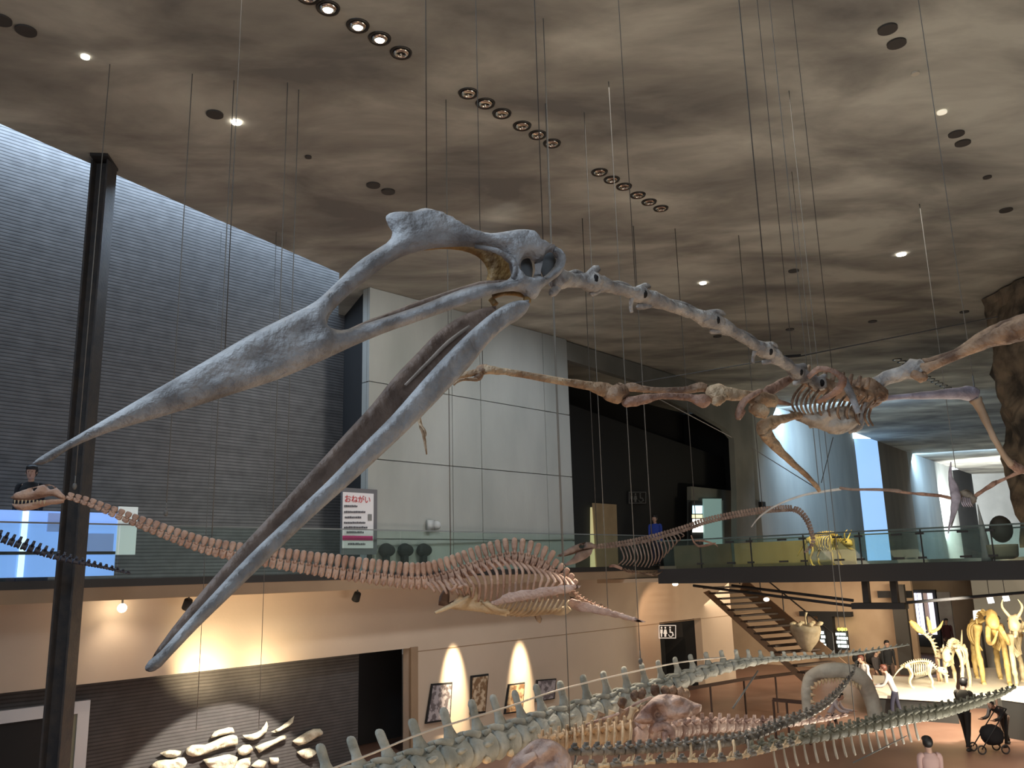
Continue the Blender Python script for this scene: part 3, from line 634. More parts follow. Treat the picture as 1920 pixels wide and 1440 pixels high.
# hind legs
bone('femur', [(1650, 748, 6.8, 5), (1690, 744, 6.85, 5), (1740, 741, 6.9, 8), (1790, 738, 6.95, 11), (1818, 738, 7.0, 15), (1832, 742, 7.0, 12)], B_lav, lump=.1)
bone('shin', [(1828, 748, 7.0, 11), (1840, 770, 7.0, 8), (1858, 810, 7.0, 6), (1880, 850, 7.05, 5.5), (1898, 872, 7.1, 7)], mat('tan_bone', (.34, .24, .16), .6, (.50, .38, .28), 5))
bone('foot', [(1895, 868, 7.1, 8), (1908, 878, 7.1, 9), (1930, 885, 7.1, 6), (1960, 900, 7.1, 4)], B_red)
bone('femur', [(1500, 778, 6.3, 7), (1470, 785, 6.2, 8), (1445, 793, 6.15, 13), (1432, 800, 6.1, 14), (1432, 815, 6.1, 11)], B_warm)
bone('shin', [(1433, 808, 6.1, 14), (1448, 830, 6.15, 11), (1475, 858, 6.2, 7), (1505, 885, 6.3, 5), (1528, 908, 6.35, 4.5), (1536, 920, 6.4, 4)], B_warm)
bone('wing_shaft_stub', [(1408, 765, 6.05, 9), (1425, 770, 6.0, 14), (1438, 775, 6.0, 12)], B_warm)
# hanging gear of this skeleton
bm = BM(); beam(bm, P(1470, 669, 6.3), P(1499, 667, 6.4), .03, .02); tg = obj('hanger_bar', bm, M_steel, PT)
tag(obj('guy_rope', (lambda b: (cyl(b, P(1180, 720, 7.4), P(1472, 670, 6.35), .004, 6), cyl(b, P(1499, 668, 6.4), P(1870, 594, 9.0), .006, 6), b)[-1])(BM()), mat('wire_dark', (.03, .03, .03), .6)), 'thin dark rope running slantwise above the pterosaur trunk to the rock pillar', 'rope')
# ================================================================ reusable vertebra shapes
def V3(x, y): return Vector((x, 0, y))
def vert_mesh(name, m, kind):
    bm = BM()
    if kind == 'neck':          # tall blade-like spine, drum body, short rib stubs
        tube(bm, [(-.42, 0, 0), (-.3, 0, 0), (0, 0, 0), (.3, 0, 0), (.42, 0, 0)], [.46, .52, .38, .52, .46], 12, 1)
        inflate(bm, [(-.28, .30), (.28, .30), (.34, .55), (.42, .80), (.42, 1.45), (.30, 1.60), (-.30, 1.60), (-.43, 1.45), (-.43, .82), (-.30, .6)], [], V3, (0, 1, 0), .16, .14, .17, 2)
        ball(bm, (.05, .30, .42), .22, .16, .17, 8, 6); ball(bm, (.05, -.30, .42), .22, .16, .17, 8, 6)
        for s in (1, -1): ball(bm, (.08, .38*s, -.38), .27, .2, .24, 8, 6); tube(bm, [(-.2, .3*s, .3), (-.48, .32*s, .42)], [.14, .10], 6, 1)
    elif kind == 'tail':        # waisted body, back-leaning knobbed spine, articular wings
        tube(bm, [(-.46, 0, 0), (-.36, 0, 0), (0, 0, 0), (.36, 0, 0), (.46, 0, 0)], [.55, .62, .46, .62, .55], 14, 1)
        inflate(bm, [(-.30, .3), (.40, .3), (.34, .75), (.20, 1.15), (.16, 1.75), (.10, 1.95), (-.10, 1.98), (-.18, 1.80), (-.14, 1.2), (-.22, .8)], [], V3, (0, 1, 0), .17, .2, .16, 2, .2)
        for s in (1, -1):
            tube(bm, [(-.1, .22*s, .55), (-.45, .22*s, .72), (-.68, .2*s, .74)], [.18, .13, .08], 7, 2)
            tube(bm, [(.1, .2*s, .55), (.42, .2*s, .62)], [.15, .10], 6, 1)
            tube(bm, [(0, .4*s, .15), (.05, .8*s, .18)], [.16, .08], 6, 1)
    elif kind == 'back':        # stout trunk vertebra with side wings
        tube(bm, [(-.46, 0, 0), (-.34, 0, 0), (0, 0, 0), (.34, 0, 0), (.46, 0, 0)], [.5, .58, .42, .58, .5], 12, 1)
        inflate(bm, [(-.25, .3), (.3, .3), (.26, .9), (.22, 1.3), (-.2, 1.3), (-.26, .9)], [], V3, (0, 1, 0), .15, .2, .16, 2, .2)
        for s in (1, -1):
            tube(bm, [(0, .2*s, .5), (0, .75*s, .75), (.05, 1.0*s, .72)], [.24, .17, .12], 7, 2); ball(bm, (.0, .22*s, .62), .3, .16, .2, 8, 6)
    elif kind == 'spike':       # small tail vertebra with pointed spine and side spikes
        tube(bm, [(-.45, 0, 0), (0, 0, 0), (.45, 0, 0)], [.5, .38, .5], 9, 1)
        tube(bm, [(0, 0, .3), (.1, 0, .9), (.3, 0, 1.35)], [.28, .18, .06], 7, 2, .5)
        for s in (1, -1): tube(bm, [(0, .3*s, .1), (.1, .9*s, .2), (.15, 1.3*s, .15)], [.2, .14, .05], 6, 2)
    elif kind == 'chevron':
        tube(bm, [(0, 0, 0), (.05, 0, -.5), (.22, 0, -1.2), (.35, 0, -1.5)], [.12, .10, .13, .09], 7, 2, .7)
    return protomesh(name, bm, m)
def path(L, n=None, sp=None):
    """world polyline through (px,py,Y,size) -> list of (point, direction, size, u)"""
    pts, rad = crom([P(a, b, c) for a, b, c, r in L], [r*c/F for a, b, c, r in L], 16)
    s = [0]
    for a, b in zip(pts, pts[1:]): s.append(s[-1]+(b-a).length)
    out = []
    def at(d):
        for i in range(len(s)-1):
            if s[i+1] >= d:
                t = (d-s[i])/max(1e-9, s[i+1]-s[i]); return pts[i].lerp(pts[i+1], t), rad[i]+(rad[i+1]-rad[i])*t, (pts[i+1]-pts[i]).normalized()
        return pts[-1], rad[-1], (pts[-1]-pts[-2]).normalized()
    if n:
        for k in range(n):
            p, r, d = at(s[-1]*(k+.5)/n); out.append((p, d, r, (k+.5)/n, s[-1]/n))
    else:                        # spacing proportional to size
        d = 0
        while d < s[-1]:
            p, r, di = at(d); out.append((p, di, r, d/s[-1], r*sp)); d += r*sp
    return out

# ================================================================ long-necked plesiosaur
B_pink = mat('pink_bone', (.42, .25, .18), .6, (.62, .42, .32), 5, .5, 18)
B_cream = mat('cream_bone', (.55, .40, .24), .6, (.72, .56, .36), 5, .4, 18)
EL = thing('plesiosaur_skeleton', 'pinkish long-necked plesiosaur skeleton with tall spines hanging before the gallery', 'skeleton', P(930, 1080, 12.3))
EY = lambda x: 11.0 + 1.6*(x-20)/1050
neckp = [(124, 932, 11.15, 5), (170, 947, 11.2, 6), (230, 972, 11.3, 7), (300, 1000, 11.4, 8.5), (380, 1029, 11.6, 9.5), (470, 1048, 11.7, 10.5), (560, 1063, 11.85, 11.5), (640, 1075, 12, 12), (720, 1086, 12.1, 12.5), (790, 1092, 12.2, 13), (850, 1078, 12.3, 13), (900, 1060, 12.4, 13), (960, 1045, 12.45, 13), (1010, 1056, 12.5, 12.5), (1050, 1082, 12.55, 11), (1075, 1105, 12.6, 8)]
vm = vert_mesh('elasmo_vertebra', B_pink, 'neck')
for p, d, r, u, L in path(neckp, n=76):
    hs = 1.0 + .35*min(1, u*2)
    if u > .93: hs = 1.0
    o = inst('vertebra', vm, EL, p, d, UP*1.0+d*(-.1), (L*.98, r*1.35, r*1.25*hs))
# skull with open-holed roof and slim jaw
bm = BM(); inflate(bm, [(20, 934), (30, 925), (50, 917), (72, 911), (92, 908), (106, 914), (118, 926), (127, 934), (118, 937), (100, 930), (80, 933), (60, 938), (35, 939)], [[(60, 917), (70, 914), (72, 918), (64, 921)], [(88, 911), (98, 911), (102, 916), (94, 918)]], lambda x, y: P(x, y, EY(x)), (0, -1, .15), .09, 9, 4.5, 2, .2)
obj('skull', bm, B_pink, EL, True)
bm = BM(); inflate(bm, [(22, 944), (40, 945), (70, 940), (95, 936), (122, 936), (118, 943), (95, 946), (70, 953), (45, 958), (28, 953)], [], lambda x, y: P(x, y, EY(x)-.05), (0, -1, .15), .07, 6, 4, 2); jw = obj('lower_jaw', bm, B_pink, EL, True)
bm = BM()
for k in range(9): tube(bm, [P(28+k*7, 938, EY(30)-.05), P(27+k*7, 946, EY(30)-.07)], [.012, .003], 5, 1)
obj('teeth', bm, B_cream, jw, True)
# ribs of the trunk
for k in range(20):
    x = 838+k*12.2; y = 1083-40*math.sin(min(1, (x-838)/130.)*math.pi/2) + max(0, (x-960))*.32
    yb = 1128 if k > 3 else 1095+k*9
    lean = 22-k*1.3
    yb = yb-max(0, k-14)*3
    for dp in (-.42, .42):
        bm = BM(); w_ = 1 if dp < 0 else .9
        ptube(bm, [(x-8, y+6, 12.4, 3.4), (x-2, y+10, 12.4+dp*.6, 3.2), (x+8, y+24, 12.4+dp*1.2, 3), (x+lean*.8, (y+yb)/2+8, 12.4+dp*1.3, 2.8), (x+lean*.6, yb-max(0, 12-k)*0, 12.4+dp*1.05, 2)], 6, 3, 1, .1)
        obj('rib', bm, B_pink, EL, True)
for k in range(7):            # short neck-base ribs sweeping back
    x = 800+k*11; bm = BM(); ptube(bm, [(x, 1092-k, 12.2, 3.5), (x+8, 1100-k, 12.05, 3.5), (x+16, 1110+k*1.5, 12.0, 2.2)], 6, 3); obj('neck_rib', bm, B_pink, EL, True)
# belly ribs and girdles
for k in range(14):
    x = 925+k*9.5; bm = BM(); ptube(bm, [(x+18, 1122+abs(k-7)*.6, 12.0, 1.6), (x+10, 1140, 11.95, 2.6), (x, 1150-abs(k-7)*.5, 12.1, 2.8), (x-14, 1156-abs(k-7), 12.4, 2.2)], 6, 3); obj('belly_rib', bm, B_cream, EL, True)
for nm, poly, yy, m in [
    ('shoulder_girdle', [(830, 1138), (850, 1128), (862, 1112), (872, 1118), (880, 1102), (896, 1100), (902, 1122), (920, 1130), (948, 1146), (950, 1156), (915, 1150), (880, 1145), (852, 1143)], 12.1, B_cream),
    ('coracoid_plate', [(900, 1128), (915, 1124), (935, 1138), (955, 1142), (955, 1152), (925, 1148)], 12.0, B_cream),
    ('clavicle', [(822, 1135), (824, 1118), (838, 1098), (843, 1110), (842, 1130), (862, 1120), (860, 1130), (845, 1137)], 12.7, mat('shadow_bone', (.14, .09, .07), .7)),
    ('hip_plate', [(1028, 1146), (1045, 1140), (1065, 1136), (1072, 1144), (1060, 1153), (1040, 1153)], 12.3, B_cream)]:
    bm = BM(); inflate(bm, poly, [], lambda x, y: P(x, y, yy), (0, -1, .3), .07, 7, 5, 2, .2); obj(nm, bm, m, EL, True)
bm = BM(); ptube(bm, [(816, 1149, 11.7, 2.5), (838, 1140, 11.8, 3.5), (860, 1130, 11.9, 3.5), (880, 1118, 12, 3)], 8, 3); obj('interclavicle', bm, B_cream, EL, True)
def flipper(nm, poly, Ya, Yb, x0, x1, m, th_=.045):
    bm = BM(); inflate(bm, poly, [], lambda x, y: P(x, y, Ya+(Yb-Ya)*(x-x0)/(x1-x0)), (0, -.5, 1), th_, 7, 4.5, 2, .35); return obj(nm, bm, m, EL, True)
f1_ = flipper('front_flipper', [(918, 1128), (934, 1124), (945, 1115), (965, 1110), (1000, 1106), (1040, 1101), (1075, 1097), (1089, 1098), (1085, 1103), (1050, 1112), (1010, 1120), (970, 1127), (940, 1132), (925, 1134)], 11.9, 11.2, 918, 1089, mat('pale_pink_bone', (.55, .38, .32), .6, (.72, .54, .46), 9, .6, 25))
flipper('hind_flipper', [(1062, 1128), (1072, 1124), (1090, 1128), (1130, 1140), (1170, 1152), (1212, 1166), (1205, 1167), (1160, 1158), (1110, 1148), (1075, 1142)], 12.3, 11.6, 1062, 1212, MATS['pale_pink_bone'])
flipper('hind_flipper', [(1068, 1118), (1085, 1122), (1110, 1130), (1140, 1140), (1140, 1146), (1100, 1138), (1072, 1128)], 12.8, 13.4, 1068, 1140, B_brown)
flipper('front_flipper', [(1000, 1150), (1008, 1150), (1016, 1160), (1014, 1168), (1006, 1164)], 12.6, 13, 1000, 1016, B_brown)
tv = vert_mesh('small_tail_vertebra', B_pink, 'spike')
for p, d, r, u, L in path([(1066, 1100, 12.6, 6), (1085, 1120, 12.7, 5), (1110, 1132, 12.8, 4), (1140, 1143, 12.9, 2.5)], n=11):
    inst('tail_vertebra', tv, EL, p, d, UP, (L*.95, r, r*1.1))
bm = BM(); tube(bm, [P(860, 1076, 12.4), P(960, 1046, 12.45), P(1040, 1074, 12.55)], .025, 8, 6); obj('steel_armature', bm, M_steel, EL, True)
# ================================================================ skeletons in the lower part of the hall
B_green = mat('grey_green_bone', (.27, .275, .235), .6, (.46, .455, .40), 4, .5, 14)
B_dark = mat('dark_bone', (.10, .085, .07), .5, (.28, .25, .21), 7, .5, 20)
B_rose = mat('rose_bone', (.26, .15, .12), .6, (.66, .48, .40), 3.2, .9, 12, detail=8, lo=.38, hi=.6)
B_ochre = mat('ochre_bone', (.42, .27, .15), .6, (.62, .45, .28), 6, .5, 18)
B_olive = mat('olive_bone', (.12, .115, .08), .6, (.24, .23, .17), 6, .4, 16)
# ---- sauropod tail with knobbed spines (grey-green), sweeping from lower left to the right
SA = thing('sauropod_skeleton', 'grey-green sauropod tail with knobbed spines rising from lower left to the right', 'skeleton', P(1040, 1400, 9.5))
vt = vert_mesh('sauropod_vertebra', B_green, 'tail')
tips = [(535, 1412), (590, 1398), (646, 1385), (697, 1373), (761, 1352), (822, 1330), (876, 1314), (914, 1306), (957, 1297), (1000, 1284), (1047, 1277), (1092, 1265), (1131, 1258), (1171, 1249), (1205, 1243), (1236, 1237), (1268, 1231), (1296, 1226), (1324, 1222), (1352, 1219), (1380, 1217), (1402, 1217), (1424, 1219), (1446, 1221), (1468, 1221), (1488, 1222), (1507, 1222), (1525, 1223), (1542, 1223), (1558, 1223)]
cen = [(560, 1505), (620, 1488), (680, 1470), (738, 1455), (795, 1438), (850, 1420), (900, 1405), (945, 1392), (985, 1378), (1022, 1364), (1062, 1350), (1104, 1337), (1141, 1324), (1178, 1312), (1211, 1301), (1242, 1291), (1273, 1279), (1301, 1269), (1329, 1260), (1357, 1253), (1383, 1247), (1405, 1243), (1427, 1240), (1449, 1237), (1471, 1236), (1491, 1235), (1510, 1233), (1528, 1232), (1545, 1231), (1561, 1230)]
def sy(x): return 7.6+(x-560)/1000*7.5
for i in range(1, len(cen)-1):
    x, y = cen[i]; c = P(x, y, sy(x)); t = P(tips[i][0], tips[i][1], sy(x)); d = (P(*cen[i+1], sy(cen[i+1][0]))-P(*cen[i-1], sy(cen[i-1][0])))/2
    H = (t-c).length; up = (t-c).normalized(); L = d.length
    inst('vertebra', vt, SA, c, d, up, (L*.93, H*.42, H*.505))
pl = path([(1555, 1230, sy(1555), 8), (1600, 1226, 15.4, 7), (1640, 1220, 15.7, 5.5), (1675, 1214, 16, 4), (1705, 1209, 16.3, 2)], n=13)
vs = vert_mesh('tail_end_vertebra', B_green, 'spike')
for p, d, r, u, L in pl: inst('vertebra', vs, SA, p, d, UP, (L, r*.8, r*.9))
bm = BM(); tube(bm, [P(600, 1450, 7.85), P(700, 1412, 8.55), P(800, 1372, 9.3), P(950, 1326, 10.4), P(1040, 1296, 11.1), P(1150, 1268, 12), P(1275, 1242, 12.95), P(1360, 1232, 13.6)], .011, 8, 4)
obj('support_rod', bm, mat('pale_rod', (.62, .55, .47), .4, metal=.3), SA, True)['label'] = 'pale metal rod through the spines'
bm = BM(); tube(bm, [P(560, 1505, 7.6), P(850, 1420, sy(850)), P(1100, 1338, sy(1100)), P(1300, 1270, sy(1300))], .04, 8, 5); obj('steel_armature', bm, M_steel, SA, True)
for i in range(5, 17):
    x, y = cen[i]; bm = BM(); c = P(x+12, y+22-i*.3, sy(x)-.1); ball(bm, c, .05, .05, .04, 8, 6, .3); obj('tendon_knob', bm, B_cream, SA, True)

# ---- brown skeleton with the big hip bone
TH = thing('theropod_skeleton', 'rosy brown dinosaur skeleton with a large fan-shaped hip bone', 'skeleton', P(1250, 1350, 11))
vb = vert_mesh('trunk_vertebra', B_ochre, 'back'); vr = vert_mesh('rose_vertebra', B_rose, 'back')
for p, d, r, u, L in path([(1010, 1400, 10.2, 13), (1060, 1392, 10.4, 14), (1120, 1384, 10.6, 15), (1180, 1376, 10.8, 15)], n=11): inst('vertebra', vb, TH, p, d, UP, (L*.9, r*1.1, r*1.6))
for p, d, r, u, L in path([(1190, 1378, 10.8, 14), (1260, 1372, 11.2, 14), (1330, 1364, 11.8, 12), (1400, 1362, 12.4, 10), (1470, 1358, 13, 8), (1540, 1350, 13.6, 5), (1590, 1340, 14, 3)], n=24): inst('vertebra', vr, TH, p, d, UP, (L*.9, r*1.0, r*(1.7-.4*u)))
for k in range(9):
    x = 1062+k*15; y = 1408-k*1.5; bm = BM()
    ptube(bm, [(x, y-42, 10.5, 5), (x+1, y-28, 10.3, 5.5), (x, y-10, 10.2, 4.5), (x-2, y+8, 10.2, 4)], 8, 3, .5); obj('neural_plate', bm, B_ochre, TH, True)
for k in range(7):
    x = 1100+k*20; y = 1345-k*3; bm = BM(); ptube(bm, [(x, y+18, 11, 6), (x+4, y+5, 11, 5), (x+8, y-6, 11, 7)], 8, 3, .6); obj('neural_spine', bm, B_brown if k % 2 else B_cream, TH, True)
bm = BM(); inflate(bm, [(1187, 1352), (1200, 1334), (1216, 1316), (1234, 1303), (1262, 1302), (1284, 1308), (1300, 1316), (1316, 1321), (1314, 1334), (1300, 1342), (1282, 1347), (1258, 1352), (1240, 1354), (1232, 1364), (1224, 1378), (1216, 1372), (1220, 1358), (1204, 1358)], [], lambda x, y: P(x, y, 10.6), (0, -1, .3), .10, 12, 5, 2, .9); obj('hip_bone', bm, B_rose, TH, True)
bm = BM(); ptube(bm, [(1228, 1372, 10.5, 6), (1232, 1364, 10.5, 8), (1246, 1362, 10.5, 8), (1257, 1370, 10.5, 8), (1262, 1384, 10.5, 6)]); ptube(bm, [(1247, 1374, 10.45, 6), (1247, 1390, 10.4, 5), (1249, 1408, 10.4, 6)]); obj('femur', bm, B_rose, TH, True)
bm = BM(); tube(bm, [P(1060, 1380, 10.6), P(1110, 1355, 10.9), P(1160, 1338, 11), P(1200, 1316, 11.1), P(1222, 1308, 11.2)], .018, 8, 4); obj('support_rod', bm, B_rose, TH, True)
for k, (x, y) in enumerate([(1167, 1318), (1190, 1305), (1204, 1300), (1228, 1294), (1247, 1296), (1262, 1295), (1277, 1298), (1285, 1302)]):
    bm = BM(); ball(bm, P(x, y, 11.3), .06, .05, .07, 9, 6, .4); obj('spine_tip', bm, B_brown, TH, True)

# ---- dark row of vertebrae in the foreground, curving up to the right
DK = thing('long_tail_skeleton', 'dark spiny tail skeleton curving up past the shark jaw', 'skeleton', P(1300, 1420, 9.5))
vd = vert_mesh('dark_spiny_vertebra', B_dark, 'back')
for p, d, r, u, L in path([(1066, 1410, 9.0, 9), (1140, 1409, 9.2, 10), (1230, 1404, 9.5, 10), (1320, 1398, 9.9, 10), (1400, 1386, 10.4, 9.5), (1460, 1362, 10.9, 9), (1520, 1338, 11.3, 8), (1555, 1316, 11.7, 7), (1580, 1290, 12.1, 5.5), (1600, 1262, 12.4, 3.6), (1607, 1238, 12.6, 2)], n=44):
    inst('vertebra', vd, DK, p, d, UP-d*.4, (L*.92, r*1.05, r*1.3))
for k in range(13):
    x = 1078+k*27; y = 1424-k*1.2; bm = BM(); ptube(bm, [(x, y-20, 9.2+k*.07, 5), (x+2, y-6, 9.1+k*.07, 4), (x-2, y+14, 9.0+k*.07, 2.5)], 7, 3, .6, .3); obj('chevron', bm, B_cream if k % 3 else B_dark, DK, True)
# ---- pale underside row just below it
vl = vert_mesh('pale_vertebra', B_cream, 'spike'); LW_ = thing('tail_skeleton', 'pale low row of bones along the bottom edge below the dark tail', 'skeleton', P(1200, 1436, 8.8))
for p, d, r, u, L in path([(1050, 1441, 8.6, 8), (1150, 1434, 8.8, 8), (1260, 1426, 9.1, 8), (1350, 1424, 9.4, 8), (1420, 1412, 9.8, 7), (1500, 1390, 10.4, 6)], n=26): inst('vertebra', vl if (int(u*26) % 2) else vd, LW_, p, d, UP, (L*.9, r, r*1.1))
# ---- olive tail with long chevrons reaching the right side
OL = thing('tail_skeleton', 'olive grey tail skeleton with hanging chevrons running to the man at the right', 'skeleton', P(1600, 1370, 12))
vo_ = vert_mesh('olive_vertebra', B_olive, 'back'); vc = vert_mesh('chevron_shape', mat('chevron_bone', (.36, .33, .27), .6, (.5, .46, .38), 6), 'chevron')
for p, d, r, u, L in path([(1400, 1412, 10.2, 10), (1480, 1392, 10.7, 10), (1560, 1378, 11.2, 10.5), (1640, 1362, 11.8, 11), (1700, 1348, 12.3, 11.5), (1760, 1338, 12.8, 11), (1820, 1322, 13.4, 9), (1870, 1305, 13.8, 6), (1905, 1288, 14.2, 3)], n=34):
    inst('vertebra', vo_, OL, p, d, UP-d*.1, (L*.92, r*1.0, r*1.45))
    if .05 < u < .55: inst('chevron', vc, OL, p-UP*r*.4, d, UP, (r*2.3, r*2.2, r*(2.6-1.2*u)))
# ---- rosy hip plate cut by the bottom edge
HP = thing('hip_bone_cast', 'large pinkish hip bone at the bottom edge left of centre', 'bone', P(1010, 1440, 8))
bm = BM(); inflate(bm, [(950, 1440), (962, 1420), (985, 1400), (1004, 1386), (1030, 1386), (1050, 1395), (1068, 1415), (1072, 1440), (1060, 1475), (980, 1480)], [], lambda x, y: P(x, y, 8), (0, -1, .4), .09, 16, 7, 2, .7); obj('ilium', bm, B_rose, HP, True)
bm = BM(); ptube(bm, [(960, 1445, 7.9, 7), (985, 1425, 7.9, 9), (1005, 1415, 7.9, 6)]); obj('ridge', bm, B_rose, HP, True)

# ---- swimming reptile with open jaws, hung before the bridge
MO = thing('marine_reptile_skeleton', 'brown open-jawed marine reptile skeleton with a long curved tail before the bridge', 'skeleton', P(1250, 1010, 17))
B_umb = mat('umber_bone', (.20, .13, .10), .6, (.36, .26, .21), 6, .4, 14)
my = lambda x: 17.0+(x-1043)/500*2
bm = BM(); inflate(bm, [(1042, 1044), (1056, 1034), (1072, 1025), (1090, 1018), (1108, 1017), (1120, 1024), (1112, 1030), (1094, 1032), (1078, 1038), (1060, 1043)], [[(1086, 1024), (1094, 1022), (1096, 1026), (1088, 1028)]], lambda x, y: P(x, y, my(x)), (0, -1, .1), .14, 6, 4, 2, .2); obj('skull', bm, B_umb, MO, True)
bm = BM(); inflate(bm, [(1046, 1062), (1060, 1056), (1074, 1046), (1082, 1036), (1096, 1032), (1112, 1028), (1108, 1040), (1090, 1052), (1066, 1060)], [], lambda x, y: P(x, y, my(x)-.1), (0, -1, .1), .1, 6, 4, 2, .2); obj('lower_jaw', bm, B_umb, MO, True)
vm2 = vert_mesh('umber_vertebra', B_umb, 'neck')
for p, d, r, u, L in path([(1114, 1027, 17.3, 3), (1160, 1023, 17.5, 4), (1220, 1012, 17.8, 4.6), (1280, 995, 18.0, 4.6), (1330, 978, 18.2, 4.6), (1400, 964, 18.4, 4.6), (1460, 957, 18.6, 4.6), (1492, 958, 18.8, 4.4), (1510, 975, 18.9, 4), (1520, 1000, 19, 3.4), (1522, 1018, 19, 2.6), (1508, 1036, 19, 1.6)], n=88): inst('vertebra', vm2, MO, p, d, UP if u < .8 else Vector((1, 0, .5)), (L, r*1.1, r*1.25))
for k in range(18):
    x = 1162+k*6.6; y = 1024-k*1.5; dep = 52-abs(k-8)*2.2-max(0, k-11)*4
    for dp in (-.45, .45):
        bm = BM(); ptube(bm, [(x, y, 17.7, 1.3), (x+5, y+dep*.3, 17.7+dp, 1.4), (x+8, y+dep*.7, 17.7+dp*1.1, 1.3), (x-2+k*.4, y+dep, 17.7+dp*.5, 1.0)], 6, 3, 1, 0); obj('rib', bm, B_umb, MO, True)
for k in range(9):
    x = 1172+k*7; bm = BM(); ptube(bm, [(x-8, 1064+k*1.6, 17.2, 1.2), (x, 1070+k*1.2, 17.2, 1.3), (x+14, 1076-k*.6, 17.5, 1)], 5, 2, 1, 0); obj('belly_rib', bm, B_brown, MO, True)
for L in ([(1143, 1062, 17.2, 2), (1152, 1061, 17.1, 3), (1166, 1066, 17.1, 3)], [(1296, 1004, 17.8, 1.2), (1302, 1018, 17.7, 1.6), (1312, 1024, 17.6, 2.4), (1330, 1021, 17.5, 2.2), (1342, 1018, 17.4, 1)], [(1303, 1014, 18, 1.4), (1318, 1014, 18, 2), (1340, 1020, 18.1, 1.2), (1346, 1026, 18.1, .8)]):
    bone('flipper_bone', L, B_red, MO, 7)
# ---- second flying reptile, far right
P2 = thing('flying_reptile_skeleton', 'lavender crested flying reptile skeleton with thin wings high before the rock wall', 'skeleton', P(1795, 930, 17))
bone('wing_finger', [(1409, 988, 18, 1), (1425, 968, 17.8, 1.5), (1455, 948, 17.6, 1.8), (1500, 930, 17.5, 2), (1540, 922, 17.4, 2.2), (1577, 917, 17.3, 2.5)], mat('white_bone', (.55, .52, .48), .5, (.70, .67, .62), 8), P2, 7)
bone('wing_bone', [(1574, 915, 17.3, 3), (1600, 918, 17.2, 2.4), (1640, 918, 17.1, 2.6), (1680, 920, 17, 3.4), (1690, 921, 17, 2.4)], B_umb, P2, 7)
bone('forearm_bone', [(1680, 921, 17, 3), (1710, 925, 17, 2.4), (1735, 927, 16.9, 3.4), (1765, 930, 16.9, 3), (1782, 934, 16.9, 3)], B_red, P2, 7)
bone('skull_crest', [(1783, 866, 17, 1), (1782, 892, 17, 4), (1788, 912, 17, 8), (1792, 930, 16.9, 9), (1790, 948, 16.8, 7), (1786, 966, 16.7, 4), (1781, 982, 16.6, 2), (1778, 1000, 16.5, 1)], B_lav, P2, 9, .5)
bone('lower_jaw', [(1797, 930, 17, 4), (1794, 950, 16.9, 3), (1788, 972, 16.8, 2), (1783, 990, 16.7, 1)], B_grey, P2, 7)
bone('trunk', [(1800, 925, 17.1, 6), (1812, 928, 17.1, 10), (1822, 936, 17.1, 9), (1818, 946, 17.1, 5)], B_dark, P2, 10, 1, .6)
for k in range(5): bone('rib', [(1806+k*3, 930, 17.1, 1.2), (1803+k*4, 942, 16.9, 1.4), (1808+k*4, 950, 17, 1)], B_lav, P2, 5)
bone('upper_arm', [(1822, 935, 17.1, 4), (1840, 922, 17, 3.5), (1862, 908, 16.9, 4.5), (1870, 903, 16.9, 3.5)], B_red, P2, 8)
bone('forearm_bone', [(1866, 906, 16.9, 3.4), (1890, 895, 16.7, 2.8), (1915, 884, 16.5, 4), (1945, 872, 16.3, 3)], B_red, P2, 8)
# ---- black tail skeleton before the blue reflection panel at the left edge
BT = thing('tail_skeleton', 'black tail skeleton hanging before the blue reflection panel', 'skeleton', P(90, 1030, 13))
B_blk = mat('black_bone', (.02, .02, .03), .45, (.06, .06, .08), 6, .3)
vk = vert_mesh('black_vertebra', B_blk, 'back')
for p, d, r, u, L in path([(-60, 990, 12.5, 10), (0, 1010, 12.8, 11), (60, 1030, 13, 11), (110, 1046, 13.2, 9), (150, 1055, 13.4, 7), (200, 1065, 13.7, 5), (245, 1076, 14, 3)], n=26): inst('vertebra', vk, BT, p, d, UP, (L*.9, r, r*1.1))

